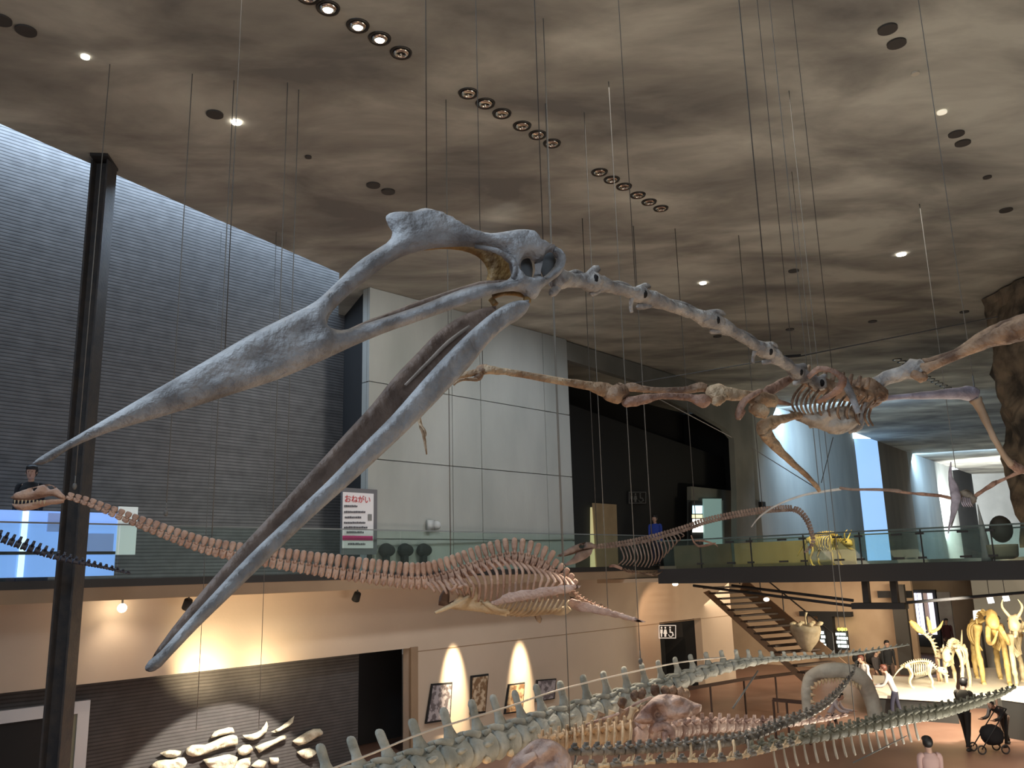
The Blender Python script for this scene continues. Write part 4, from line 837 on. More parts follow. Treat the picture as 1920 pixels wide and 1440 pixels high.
# ---- gold little horned dinosaur standing on the bridge
def quadruped(root, m, base, fwd, s, hcol=None, horned=False, tusks=False, tailup=False, legs=1.0, head_h=1.15):
    """skeleton of a four-footed animal: base on the ground, fwd heading, s = shoulder height"""
    f = Vector(fwd).normalized(); l = UP.cross(f); Q = lambda x, y, z: Vector(base)+f*x*s+l*y*s+UP*z*s
    v = vert_mesh(root.name+'_vertebra', m, 'back')
    sp = [Q(-.75, 0, .80), Q(-.4, 0, .98), Q(0, 0, 1.05), (Q(.35, 0, 1.0)), Q(.6, 0, head_h)]
    pts, _ = crom(sp, [0]*5, 5); n = len(pts)
    for i in range(n-1): inst('vertebra', v, root, pts[i], pts[i+1]-pts[i], UP, ((pts[i+1]-pts[i]).length*.95, .06*s, .075*s))
    bm = BM(); tube(bm, [Q(-.72, 0, .82), Q(-.95, 0, .62 if not tailup else 1.0), Q(-1.15, 0, .35 if not tailup else 1.25)], [.04*s, .025*s, .008*s], 7, 3, 1, None, .3); obj('tail', bm, m, root, True)
    for k in range(8):
        x = -.35+k*.085; w_ = .24-.012*abs(k-4)**1.6
        for sd in (1, -1):
            bm = BM(); tube(bm, [Q(x, .03*sd, .98), Q(x-.02, w_*sd, .88), Q(x-.05, w_*1.05*sd, .66), Q(x-.03, .12*sd, .50)], [.018*s, .020*s, .018*s, .012*s], 6, 3); obj('rib', bm, m, root, True)
    for x, sd, kn in ((.32, 1, .04), (.32, -1, -.02), (-.52, 1, .08), (-.52, -1, .02)):
        hind = x < 0; bm = BM()
        if hind: ch = [Q(x, .13*sd, .86), Q(x+.12, .17*sd, .55), Q(x-.04+kn, .17*sd, .28), Q(x+.02+kn, .17*sd, .05), Q(x+.12+kn, .17*sd, .0)]
        else: ch = [Q(x+.05, .15*sd, .92), Q(x-.06, .19*sd, .60), Q(x+.02+kn, .18*sd, .30), Q(x+.0+kn, .18*sd, .06), Q(x+.1+kn, .18*sd, .0)]
        tube(bm, ch, [.065*s, .042*s, .045*s, .035*s, .03*s], 8, 4, 1, None, .4); obj('leg', bm, m, root, True)
    for sd in (1, -1):
        bm = BM(); ball(bm, Q(.30, .16*sd, .85), .06*s, .025*s, .17*s, 8, 6, .3, frame((0, 0, 0), f, UP).to_3x3()); obj('shoulder_blade', bm, m, root, True)
        bm = BM(); ball(bm, Q(-.55, .12*sd, .86), .14*s, .04*s, .10*s, 8, 6, .3, frame((0, 0, 0), f, UP).to_3x3()); obj('hip_bone', bm, m, root, True)
    hd = Q(.78, 0, head_h); R = frame((0, 0, 0), (f-UP*.5), UP).to_3x3()
    bm = BM(); ball(bm, hd, .22*s, .11*s, .13*s, 12, 8, .35, R); sk_ = obj('skull', bm, hcol or m, root, True)
    bm = BM(); tube(bm, [hd-UP*.10*s, hd+f*.12*s-UP*.20*s, hd+f*.24*s-UP*.22*s], [.05*s, .045*s, .02*s], 8, 3, .8); obj('lower_jaw', bm, hcol or m, root, True)
    for sd in (1, -1):
        bm = BM(); ball(bm, hd+l*.085*s*sd+UP*.03*s+f*.04*s, .035*s, .03*s, .035*s, 8, 6); obj('eye_socket', bm, M_hole, sk_, True)
        if horned:
            bm = BM(); tube(bm, [hd+l*.06*s*sd+UP*.1*s, hd+l*.16*s*sd+UP*.28*s+f*.05*s, hd+l*.12*s*sd+UP*.42*s+f*.15*s], [.03*s, .022*s, .006*s], 7, 3); obj('horn', bm, m, sk_, True)
        if tusks:
            bm = BM(); tube(bm, [hd+l*.08*s*sd-UP*.1*s+f*.1*s, hd+l*.13*s*sd-UP*.3*s+f*.3*s, hd+l*.1*s*sd-UP*.3*s+f*.55*s, hd+l*.04*s*sd-UP*.12*s+f*.7*s], [.04*s, .035*s, .025*s, .008*s], 8, 4); obj('tusk', bm, m, sk_, True)
B_gold = mat('gold_bone', (.62, .42, .08), .35, (.85, .62, .18), 8, .3, 20)
gq = PB(1552, 1056, 1.4); gq.z = zt_
GD = thing('horned_dinosaur_skeleton', 'small golden horned dinosaur skeleton standing on the footbridge', 'skeleton', gq)
quadruped(GD, B_gold, gq, N*1.0-A*.2, .85, horned=True, head_h=.72)
# ================================================================ lower hall: stairs, exhibits, people
def FL(px, py): return PZ(px, py, 0)
ST = thing('open_staircase', 'open staircase with dark treads descending to the right under the bridge', 'stairs', LT(tof(PW(1400, 1200, 0)), 0, 0))
top = P(1318, 1104, 29.5); run = (P(1494, 1262, 26.6)-top); nst = 15; wv = A*1.5+N*.55
for k in range(nst):
    p = top+run*(k/(nst-1)); bm = BM(); prism(bm, [p, p+run.normalized()*.0+Vector((run.x, run.y, 0)).normalized()*.30, p+Vector((run.x, run.y, 0)).normalized()*.30+wv, p+wv], (0, 0, .055)); obj('tread', bm, mat('tread_dark', (.045, .028, .02), .6), ST)
h = Vector((run.x, run.y, 0)).normalized()
for o_, nm in ((wv, 'stringer'), (Vector((0, 0, 0)), 'stringer')):
    bm = BM(); a = top+o_; b = top+run*1.05+o_; hh = .42 if o_.length > 0 else .07; prism(bm, [a-UP*.12, b-UP*.12, b+UP*(hh-.12)+h*.25, a+UP*(hh-.12)+h*.25], A*.05); obj(nm, bm, mat('stair_wood', (.24, .15, .09), .55), ST)
for k in range(5):
    bm = BM(); p = top+run*(k/4)+wv*1.02+UP*.1; cyl(bm, p, p+UP*.95, .02, 6); obj('baluster', bm, M_steel, ST)
bm = BM(); cyl(bm, top+wv*1.02+UP*1.05, top+run+wv*1.02+UP*1.05, .025, 8); obj('handrail', bm, M_steel, ST)
# low floor rails
def rail(name, lab, pts, hgt=1.0, posts=(0, .5, 1), th_=.05, grp=None):
    P0 = [FL(*p) for p in pts]; r = thing(name, lab, 'railing', P0[0], grp)
    for a, b in zip(P0, P0[1:]):
        bm = BM(); beam(bm, a+UP*hgt, b+UP*hgt, th_, th_*1.8); obj('handrail', bm, mat('rail_brown', (.07, .04, .03), .5), r)
        for t in posts:
            q = a.lerp(b, t); bm = BM(); cyl(bm, q, q+UP*hgt, .03, 8); obj('post', bm, MATS['rail_brown'], r)
    return r
rail('floor_railing', 'long brown railing in front of the restroom doorway', [(1268, 1375), (1400, 1346), (1516, 1328)], 1.1)
rail('floor_railing', 'short dark railing in front of the shark jaw', [(1456, 1388), (1520, 1396)], 1.0, (0, .4, 1))
rail('floor_railing', 'thin dark railing in the right foreground beside the hunched visitor', [(1876, 1372), (1935, 1352)], .9)
# giant shark jaw
JY_ = 20.5; JW = thing('shark_jaw', 'giant pale shark jaw standing open like an arch', 'jaw', P(1580, 1372, JY_))
bm = BM(); L = [(1520, 1372, 11), (1515, 1330, 10), (1513, 1290, 10), (1524, 1268, 12), (1550, 1258, 14), (1585, 1258, 14), (1612, 1270, 14), (1630, 1300, 14), (1640, 1335, 13), (1642, 1368, 10)]
ptube(bm, [(x, y, JY_+(.0 if 1530 < x < 1620 else .25), r) for x, y, r in L], 12, 4, .8, .08); obj('cartilage', bm, mat('pale_grey_cartilage', (.42, .40, .34), .6, (.52, .50, .43), 6, .2), JW, True)
for k in range(14):
    t = k/13; x = 1530+t*82; y = 1272+18*(abs(t-.45)*1.6)**2; bm = BM(); tube(bm, [P(x, y-2, JY_-.05), P(x+1, y+9, JY_-.08)], [.05, .004], 6, 1, .4); obj('tooth', bm, B_cream, JW, True)
for k in range(6):
    bm = BM(); y = 1290+k*13; tube(bm, [P(1520, y, JY_-.05), P(1530, y+1, JY_-.1)], [.05, .004], 6, 1, .4); obj('tooth', bm, B_cream, JW, True)
# white exhibit platform
M_wplat = mat('white_platform', (.80, .76, .66), .5); M_dplat = mat('dark_plinth', (.03, .03, .028), .6)
def platform(lab, quad_px, z, m=M_wplat, th_=.08):
    q = [PZ(x, y, z) for x, y in quad_px]; c = sum(q, Vector())/4; r = thing('exhibit_platform', lab, 'platform', (c.x, c.y, 0))
    bm = BM(); prism(bm, [p-UP*th_ for p in q], (0, 0, th_)); obj('top', bm, m, r)
    bm = BM(); prism(bm, [Vector((c.x+(p.x-c.x)*.97, c.y+(p.y-c.y)*.97, 0)) for p in q], (0, 0, z-th_)); obj('plinth', bm, M_dplat, r)
    return r
platform('long bright white platform carrying the reclining skeleton', [(1640, 1303), (1796, 1312), (1790, 1272), (1636, 1266)], .65)
platform('white platform under the group of mounted skeletons at the right', [(1800, 1300), (1960, 1300), (1935, 1252), (1800, 1252)], .45)
platform('low white sloping case at the right edge', [(1876, 1306), (1935, 1314), (1935, 1286), (1888, 1288)], 1.0)
B_lit = mat('bright_bone', (.66, .55, .34), .5, (.82, .72, .50), 6, .3, 16)
B_yel = mat('yellow_bone', (.60, .42, .14), .5, (.74, .56, .24), 6, .3, 16)
def skel(name, lab, px, py, z, fwd, s, m, **k):
    b = PZ(px, py, z); r = thing(name, lab, 'skeleton', b); quadruped(r, m, b, fwd, s, **k); return r, b
skel('mammal_skeleton', 'brightly lit four-legged skeleton facing us with a broad snout and raised tail', 1798, 1290, .45, (-.62, -.8, 0), 1.35, B_lit, tailup=True, head_h=.82)
skel('elephant_skeleton', 'tall yellowish elephant-like skeleton at the right with arched skull', 1862, 1278, .45, (-.35, -.95, 0), 2.05, B_yel, tusks=True, head_h=1.02)
skel('mammal_skeleton', 'cream skeleton partly cut by the right edge beside the elephant-like one', 1932, 1284, .45, (-.60, -.8, 0), 1.75, B_lit, horned=True)
skel('mammal_skeleton', 'small ribbed skeleton crouching on the long white platform', 1732, 1290, .65, (.95, -.2, 0), .75, B_lit, head_h=.7)
# upright long-necked skeleton with antlers
nb = PZ(1765, 1290, .45); r = thing('antlered_skeleton', 'slender skeleton with a long raised neck and yellow antlers', 'skeleton', nb)
Yn = nb.y; v = vert_mesh('neck_vertebra_bright', B_lit, 'spike')
for p, d, rr, u, L in path([(1712, 1176, Yn, 5), (1730, 1186, Yn, 6), (1745, 1200, Yn, 6), (1752, 1216, Yn, 6), (1757, 1235, Yn, 5)], n=12): inst('vertebra', v, r, p, d, UP, (L, rr, rr))
bone('head', [(1706, 1164, Yn, 3), (1714, 1172, Yn, 6), (1722, 1180, Yn, 6), (1730, 1186, Yn, 4)], B_yel, r, 10)
bone('antler', [(1745, 1186, Yn, 3), (1742, 1170, Yn, 4), (1738, 1156, Yn, 1.5)], B_yel, r, 7); bone('antler', [(1745, 1186, Yn, 3), (1760, 1178, Yn, 2.5), (1768, 1164, Yn, 1)], B_yel, r, 7)
bone('leg', [(1757, 1235, Yn, 4), (1762, 1260, Yn, 2.6), (1770, 1292, Yn, 2)], B_lit, r, 8); bone('leg', [(1757, 1232, Yn, 4), (1758, 1262, Yn, 2.6), (1764, 1292, Yn, 2)], B_brown, r, 8)
bone('trunk', [(1757, 1232, Yn, 5), (1768, 1224, Yn+.2, 8), (1778, 1220, Yn+.4, 7)], B_lit, r, 10)
# pale hanging shell-like fossil beside the stairs
hy = 27; r = thing('hanging_fossil', 'pale basket-shaped fossil hanging beside the foot of the stairs', 'fossil', P(1513, 1170, hy))
bm = BM(); tube(bm, [P(1512, 1172, hy), P(1512, 1180, hy), P(1512, 1198, hy), P(1514, 1222, hy)], [.42, .46, .36, .10], 14, 3, 1, None, .2); obj('shell', bm, mat('translucent_bone', (.40, .33, .22), .6, (.55, .47, .33), 5), r, True)
for k in range(8):
    a = k*math.pi/4; bm = BM(); c = P(1512, 1172, hy)+Vector((math.cos(a)*.42, math.sin(a)*.42, .04)); ball(bm, c, .09, .07, .06, 8, 6, .4); obj('rim_plate', bm, B_lit, r, True)
bone('stalk', [(1512, 1172, hy, 2), (1510, 1158, hy, 1.4), (1512, 1148, hy, 2.4)], B_lit, r, 7)
# lit cases beside the black portal
def emis(n, c, s): return mat(n, c, .5, emit=c, estr=s)
M_lw = emis('case_light', (.85, 1, .95), 3.0)
for lab, x0, x1, y0, y1 in [('left narrow glowing display case beside the black portal', 1538, 1547, 1183, 1214), ('right glowing display case beside the black portal', 1568, 1589, 1186, 1216)]:
    r = thing('display_case', lab, 'display case', PL((x0+x1)/2, y1, -.7)); bm = BM(); lw(bm, x0-1, x1+1, y0-3, -.62, y1+3, .1); obj('cabinet', bm, M_black, r)
    for k in range(4):
        ya = y0+(y1-y0)*k/4+1; yb = y0+(y1-y0)*(k+1)/4-2; bm = BM(); lw(bm, x0+(k % 2)*2, x1-((k+1) % 2)*2, ya, -.68, yb, .05); obj('lit_shelf', bm, M_lw, r)
for k, x in enumerate((1573, 1579, 1585)):
    bm = BM(); ball(bm, PL(x, 1180, -.8), .07); tag(obj('indicator_lamp', bm, emis('yellow_lamp', (.9, .85, .1), 2), None, True), ('left', 'middle', 'right')[k]+' one of three tiny yellow lamps above the right display case', 'lamp', 'tiny yellow lamps')
# glowing doorway far right with banners
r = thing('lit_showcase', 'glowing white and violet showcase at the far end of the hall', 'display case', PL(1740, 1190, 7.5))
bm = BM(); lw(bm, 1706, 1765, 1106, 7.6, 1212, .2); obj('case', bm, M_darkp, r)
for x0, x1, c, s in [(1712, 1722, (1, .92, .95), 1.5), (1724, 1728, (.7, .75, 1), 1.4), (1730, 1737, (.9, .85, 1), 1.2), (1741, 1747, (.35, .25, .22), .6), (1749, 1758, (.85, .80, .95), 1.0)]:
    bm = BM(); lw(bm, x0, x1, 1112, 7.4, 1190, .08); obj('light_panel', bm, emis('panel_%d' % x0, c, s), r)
bm = BM(); lw(bm, 1767, 1792, 1110, 7.2, 1222, .1); tag(obj('wall_screen', bm, mat('grey_panel', (.30, .27, .27), .6, (.38, .36, .36), 2)), 'plain grey display wall behind the man in a dark jacket', 'panel')
a = PL(1824, 1145, -.5); b = PL(1844, 1143, -.5); c = PL(1845, 1166, -.5); d = PL(1826, 1168, -.5); t = thing('lit_sign', 'square glowing cream sign on a thin post above the elephant-like skeleton', 'sign', (c.x, c.y, 0)); bm = BM(); prism(bm, [a, b, c, d], A*.05); obj('panel', bm, emis('warm_sign', (1, .93, .78), 1.6), t)
bm = BM(); q = (a+b)/2+A*.1; cyl(bm, (q.x, q.y, 0), (q.x, q.y, q.z-.1), .04, 8); obj('post', bm, M_steel, t)
for k, (x, y) in enumerate([(1857, 1124), (1886, 1120)]):
    a = PL(x-2, y-6, -3); t = thing('spotlight', ('left', 'right')[k]+' one of two white spotlights shining before the grey rock wall', 'lamp', a, 'white spotlights by the rock wall')
    bm = BM(); cyl(bm, a, PL(x+2, y+7, -3), .10, 10); obj('lamp_face', bm, emis('lamp_face', (1, 1, 1), 5), t, True)
    bm = BM(); cyl(bm, a, (a.x, a.y, 4.01), .015, 6); obj('drop_rod', bm, M_steel, t)
for k, (x, y) in enumerate([(1437, 1124), (1266, 1095)]):
    bm = BM(); ball(bm, P(x, y, 27), .09, .09, .06); tag(obj('small_lamp_glow', bm, emis('lamp_warm', (1, .85, .6), 7), None, True), ('tiny glowing ball standing in for a lamp reflection beside the stair stringer', 'small bright lamp under the gallery edge above the restroom doorway')[k], 'lamp')  # first ball is a lamp's reflection built as a glowing solid

# ---------------------------------------------------------------- people
SKIN = mat('skin', (.50, .30, .22), .5); HAIR = mat('hair', (.012, .010, .010), .5)
def cloth(n, c): return mat('cloth_'+n, c, .85)
def person(lab, base, h, facing, top, legs, hair=HAIR, bend=0.0, arms='down', stride=.12, seat=False):
    """one continuous figure: base between the feet, h = height, facing = heading, bend = lean of the trunk"""
    r = thing('person', lab, 'person', base); f = Vector(facing); f.z = 0; f.normalize(); l = UP.cross(f); u = h/7.5
    Q = lambda x, y, z: Vector(base)+f*x+l*y+UP*z
    hip = .52*h; T = lambda s, y=0: Q(math.sin(bend)*s, y, hip+math.cos(bend)*s)
    bm = BM()
    # legs, trunk, neck and head of the body
    for sd, st in ((1, stride), (-1, -stride)):
        tube(bm, [Q(0, .09*sd*h/1.7, hip), Q(st*.55+.03, .10*sd, .29*h), Q(st, .10*sd, .06*h)], [.085*h/1.7, .06*h/1.7, .045*h/1.7], 10, 4)
    legs_o = obj('trousers', bm, legs, r, True)
    for sd, st in ((1, stride), (-1, -stride)):
        bm = BM(); ball(bm, Q(st+.05, .10*sd, .035), .13*h/1.7, .05, .04, 10, 6, 0, frame((0, 0, 0), f, UP).to_3x3()); obj('shoe', bm, M_steel, r, True)
    tl_ = .30*h; bm = BM()
    R = Matrix((f, l, UP)).transposed()
    tube(bm, [T(-.04), T(tl_*.35), T(tl_*.75), T(tl_*.97), T(tl_*1.04)], [.155*h/1.7, .145*h/1.7, .18*h/1.7, .12*h/1.7, .055*h/1.7], 14, 4, .62, l)
    def arm(sd, el, ha):
        tube(bm, [T(tl_*.93, .13*sd*h/1.7), T(tl_*.86, .19*sd*h/1.7), el, ha], [.05, .05, .042, .032], 9, 4)
        return ha
    hands = []
    for sd in (1, -1):
        s = T(tl_*.86, .2*sd*h/1.7)
        if arms == 'down': hands.append(arm(sd, s+f*.03-UP*.27*h/1.7, s+f*.10-UP*.50*h/1.7))
        elif arms == 'fwd': hands.append(arm(sd, s+f*.12-UP*.24*h/1.7, s+f*.36-UP*.28*h/1.7))
        else: hands.append(arm(sd, s+f*.10-UP*.26*h/1.7, s+f*.22-UP*.46*h/1.7))
    obj('shirt', bm, top, r, True)
    bm = BM(); hd = T(tl_*1.04+u*.66)+f*.03
    tube(bm, [T(tl_*.95), T(tl_*1.12), hd-UP*u*.2], [.055, .05, .05], 10, 3)
    tube(bm, [hd-UP*u*.50+f*.015, hd-UP*u*.36+f*.012, hd-UP*u*.1, hd+UP*u*.2, hd+UP*u*.42, hd+UP*u*.5], [u*.14, u*.27, u*.36, u*.39, u*.28, u*.05], 14, 3, .88, f)
    tube(bm, [hd+f*u*.36+UP*u*.06, hd+f*u*.48-UP*u*.12, hd+f*u*.36-UP*u*.16], [u*.04, u*.07, u*.05], 7, 2)   # nose
    for sd in (1, -1): ball(bm, hd+l*u*.36*sd, u*.05, u*.04, u*.11, 8, 6)                                         # ears
    for ha, sd in zip(hands, (1, -1)):
        dn_ = (-UP*.8+f*.5).normalized() if arms != 'fwd' else f
        ball(bm, ha+dn_*.04, .038, .02, .048, 8, 6, 0, frame((0, 0, 0), l, dn_).to_3x3())
        for q in range(4):
            o_ = l*(q-1.5)*.018; tube(bm, [ha+dn_*.06+o_, ha+dn_*(.095+.006*(1.5-abs(q-1.5)))+o_, ha+dn_*.12+o_-l*sd*.012], [.009, .008, .006], 6, 2)
        tube(bm, [ha+dn_*.02+f*.03, ha+dn_*.055+f*.05, ha+dn_*.085+f*.045], [.010, .009, .007], 6, 2)
    tube(bm, [T(-.02), T(tl_*.5), T(tl_*.9), T(tl_*.99)], [.10, .10, .10, .05], 10, 2, .6, l)
    for sd, st in ((1, stride), (-1, -stride)): tube(bm, [Q(0, .08*sd, hip), Q(st*.55+.03, .10*sd, .29*h), Q(st, .10*sd, .05*h)], [.06, .045, .03], 8, 3)
    for ha, sd in zip(hands, (1, -1)):
        s = T(tl_*.86, .19*sd*h/1.7); e = {'down': s+f*.03-UP*.27*h/1.7, 'fwd': s+f*.12-UP*.24*h/1.7}.get(arms)
        tube(bm, [T(tl_*.88, .05*sd), s, e, ha+(ha-e).normalized()*.03], [.04, .035, .03, .024], 8, 3)
    body = obj('body', bm, SKIN, r, True)
    bm = BM(); 
    for sd in (1, -1): ball(bm, hd+f*u*.355+l*u*.13*sd+UP*u*.06, u*.03, u*.05, u*.025, 8, 5)
    ball(bm, hd+f*u*.34-UP*u*.28, u*.03, u*.10, u*.02, 8, 5); obj('face_features', bm, mat('features', (.10, .03, .03), .5), body, True)
    bm = BM(); ball(bm, hd-f*u*.13+UP*u*.14, u*.42, u*.43, u*.50, 14, 9, .05, R); ball(bm, hd+UP*u*.36+f*u*.02, u*.42, u*.42, u*.28, 12, 7, .05, R); obj('hair', bm, hair, r, True)
    return r
V = Vector
def GS(px, py, Y): v = P(px, py, Y); return v
# on the upper gallery
g = PW(58, 905, .62); bm = BM(); box(bm, (g.x, g.y, ZS+.15), .7, .5, .3, A); tag(obj('step_block', bm, M_black), 'low black step behind the blue reflection panel at the left edge', 'step')
person('person in black with a dark hat behind the plesiosaur skull', (g.x, g.y, ZS+.30), 1.84, (.3, -1, 0), cloth('black', (.012, .012, .014)), cloth('black', (.012, .012, .014)))
g = P(1228, 980, 30); person('person in a blue jacket behind the gallery rail beside the oak door', (g.x, g.y, ZS), 1.75, (-.4, -1, 0), cloth('blue', (.02, .05, .30)), cloth('navy', (.02, .02, .04)))
# on the lower floor
def fl(px, py, **k): return FL(px, py)
person('man in a dark coat seen from behind, striding before the bright exhibits', FL(1816, 1406), 1.66, (.8, .6, 0), cloth('dark_olive', (.05, .045, .035)), cloth('dark', (.02, .017, .015)), bend=.25, arms='fwd', stride=.2)
person('hunched visitor in black beside a pushchair', FL(1890, 1398), 1.35, (-.7, -.4, 0), cloth('charcoal', (.03, .026, .028)), cloth('dark', (.02, .017, .015)), bend=1.0, arms='fwd', stride=.22)
person('visitor in a striped white top bending over the white platform', FL(1684, 1352), 1.58, (-.9, .5, 0), cloth('white', (.50, .44, .42)), cloth('navy', (.02, .02, .04)), mat('brown_hair', (.10, .03, .02), .5), bend=.35, arms='fwd')
person('person in pale pink top in the front, only head and shoulders in view', FL(1760, 1560), 1.52, (0, 1, 0), cloth('pink', (.50, .33, .30)), cloth('navy', (.02, .02, .04)))
person('visitor in a dark jacket standing beyond the long platform', FL(1672, 1292), 1.68, (-.2, -1, 0), cloth('black', (.012, .012, .014)), cloth('brown', (.08, .05, .04)))
person('visitor in white behind the shark jaw', FL(1634, 1325), 1.60, (-1, -.3, 0), cloth('bright_white', (.70, .66, .62)), cloth('rose', (.30, .16, .12)), mat('brown_hair', (.10, .03, .02), .5), bend=.3)
person('distant man in a maroon jacket and white shirt before the glowing showcase', FL(1782, 1232), 1.75, (-.2, -1, 0), cloth('maroon', (.06, .015, .02)), cloth('brown', (.08, .05, .04)))
person('visitor in white crouched inside the arch of the shark jaw', FL(1562, 1385), 1.25, (.6, -.5, 0), cloth('lilac', (.55, .48, .50)), cloth('black', (.012, .012, .014)), bend=.6, arms='fwd')
person('small visitor in dark grey beside the seated group at the far wall', FL(1648, 1290), 1.3, (.4, -1, 0), cloth('grey', (.06, .05, .05)), cloth('dark', (.02, .017, .015)))
# pushchair
pc = FL(1850, 1412); r = thing('pushchair', 'dark folded pushchair beside the hunched visitor', 'pushchair', pc)
bm = BM(); inflate(bm, [(1838, 1370), (1850, 1358), (1868, 1360), (1880, 1372), (1878, 1392), (1862, 1398), (1845, 1392)], [], lambda x, y: P(x, y, pc.y), (0, 1, 0), .2, 12, 5, 2); obj('seat', bm, cloth('black', (.012, .012, .014)), r, True)
for dx in (-.2, .35):
    for dy in (-.2, .2):
        bm = BM(); c = pc+V((dx, dy, .11)); n_ = 14
        tube(bm, [c+V((math.cos(2*math.pi*k/n_)*.09, 0, math.sin(2*math.pi*k/n_)*.09)) for k in range(n_+1)], .018, 6, 1); obj('wheel', bm, M_steel, r, True)
bm = BM(); cyl(bm, pc+V((-.2, -.2, .12)), pc+V((.5, -.2, 1.0)), .015, 6); cyl(bm, pc+V((-.2, .2, .12)), pc+V((.5, .2, 1.0)), .015, 6); cyl(bm, pc+V((.5, -.2, 1.0)), pc+V((.5, .2, 1.0)), .015, 6); cyl(bm, pc+V((.35, 0, .12)), pc+V((.0, 0, .5)), .015, 6); obj('frame', bm, M_steel, r, True)
# dark backpacks on the chairs at the far wall
r = thing('bench', 'dark bench with bags against the tan wall beyond the hall', 'bench', FL(1638, 1262))
q = FL(1638, 1272); bm = BM(); box(bm, q+UP*.45, 1.6, .45, .08, N); obj('seat', bm, M_steel, r)
for dx in (-.6, .6): bm = BM(); box(bm, q+N*dx+UP*.2, .08, .4, .4, N); obj('leg', bm, M_steel, r)
for k in range(3): bm = BM(); ball(bm, q+N*(k-1)*.5+UP*.75, .24, .2, .26, 10, 8, .3); tag(obj('bag', bm, M_black, None, True), ('left', 'middle', 'right')[k]+' of the three dark bags on the bench at the tan wall', 'bag', 'bags on the bench')

q = [PZ(x, y, z) for x, y, z in ((1716, 1272, .66), (1757, 1262, .66), (1757, 1252, 1.0), (1716, 1262, 1.0))]
bm = BM(); prism(bm, q, (0, 0, -.03)); tag(obj('sloping_label_panel', bm, mat('label_white', (.85, .83, .78), .5)), 'white sloping label panel behind the small ribbed skeleton', 'label panel')
# ================================================================ ceiling fittings
M_rim = mat('downlight_rim', (.03, .025, .02), .4); M_chrome = mat('chrome_reflector', (.75, .72, .66), .18, metal=1.0)
M_cap = mat('blank_cap', (.06, .052, .045), .7); M_on = mat('lamp_on', (1, .95, .85), .4, emit=(1, .93, .80), estr=9); M_glow = mat('lamp_soft', (1, .95, .85), .4, emit=(1, .93, .82), estr=2.5)
def ring(bm, c, r0, r1, z0, z1, seg=20):
    for k in range(seg):
        a, b = 2*math.pi*k/seg, 2*math.pi*(k+1)/seg; q = []
        for an, r, z in ((a, r0, z0), (b, r0, z0), (b, r1, z1), (a, r1, z1)): q.append(bm.verts.new((c.x+math.cos(an)*r, c.y+math.sin(an)*r, z)))
        bm.faces.new(q)
def downlight(px, py, lab, on=None, grp='recessed ceiling downlights', r=.135):
    c = PZ(px, py, ZC); t = thing('downlight', lab, 'ceiling light', (c.x, c.y, ZC), grp)
    bm = BM(); ring(bm, c, r, r*1.12, ZC-.012, ZC-.03); ring(bm, c, r*1.12, r*1.2, ZC-.03, ZC-.0); ring(bm, c, r, r*.86, ZC-.012, ZC-.004); obj('rim', bm, M_rim, t, True)
    bm = BM(); tube(bm, [(c.x, c.y, ZC-.006), (c.x, c.y, ZC-.0005)], [r*1.0, r*1.0], 20, 1); obj('recess', bm, M_hole, t)
    bm = BM(); ring(bm, c, r*.82, r*.55, ZC-.02, ZC-.05); ring(bm, c, r*.55, r*.45, ZC-.05, ZC-.012); obj('reflector', bm, M_chrome, t, True)
    bm = BM(); ball(bm, (c.x, c.y, ZC-.035), r*(.5 if on else .18), r*(.5 if on else .18), .03); obj('bulb', bm, (M_on if on == 2 else M_glow) if on else M_chrome, t, True)
ORD = ['first', 'second', 'third', 'fourth', 'fifth', 'sixth']
for k, (x, y) in enumerate([(578, -8), (615, 14), (671, 47), (712, 71), (752, 98)]):
    downlight(x, y, '%s downlight of the near ceiling row, counted from the top edge' % ORD[k] + (', lit' if 0 < k < 4 else ', unlit'), on=2 if 0 < k < 4 else None)
for k, (x, y) in enumerate([(878, 174), (910, 193), (941, 212), (979, 235), (1008, 252), (1035, 268)]): downlight(x, y, '%s downlight of the middle row of six above the skull, counted from upper left' % ORD[k])
for k, (x, y) in enumerate([(1124, 322), (1147, 336), (1170, 349), (1196, 365), (1217, 378), (1239, 390)]): downlight(x, y, '%s downlight of the far row of six, counted from upper left' % ORD[k])
for k in range(4): downlight(1682+k*9, 674+k*4, '%s tiny downlight of the distant row beside the wing elbow' % ORD[k], r=.15)
for k in range(6): downlight(1737+k*8, 707+k*4, '%s tiny downlight of the farthest row above the lavender leg bone' % ORD[k], r=.15)
def cap(px, py, lab, r=.19, m=M_cap, nm='ceiling_plate'):
    c = PZ(px, py, ZC); bm = BM(); cyl(bm, (c.x, c.y, ZC-.03), (c.x, c.y, ZC-.001), r, 20); tag(obj(nm, bm, m), lab, 'ceiling fitting' if nm == 'ceiling_plate' else 'ceiling light')
for x, y, lab in [(2, 36, 'dark round ceiling cap cut by the left edge'), (49, 56, 'dark round ceiling cap near the upper left corner'), (403, 213, 'dark round ceiling cap beside the lit small lamp above the brick wall'), (700, 346, 'left dark ceiling cap of the pair above the skull crest'), (728, 358, 'right dark ceiling cap of the pair above the skull crest'),
                  (1664, 53, 'upper dark ceiling cap of the pair near the upper right corner'), (1681, 80, 'lower dark ceiling cap of the pair near the upper right corner'), (1793, 250, 'upper dark ceiling cap of the pair above the rock pillar'), (1805, 267, 'lower dark ceiling cap of the pair above the rock pillar'), (1886, 393, 'single dark ceiling cap close to the rock pillar top'),
                  (1488, 507, 'dark ceiling cap above the neck of the pterosaur'), (1481, 617, 'small dark ceiling cap just above the pterosaur shoulders'), (1636, 602, 'small dark ceiling cap above the right humerus'), (1808, 584, 'small dark ceiling cap left of the rock pillar'), (1345, 630, 'tiny dark ceiling cap below the pterosaur neck')]:
    cap(x, y, lab, .135)
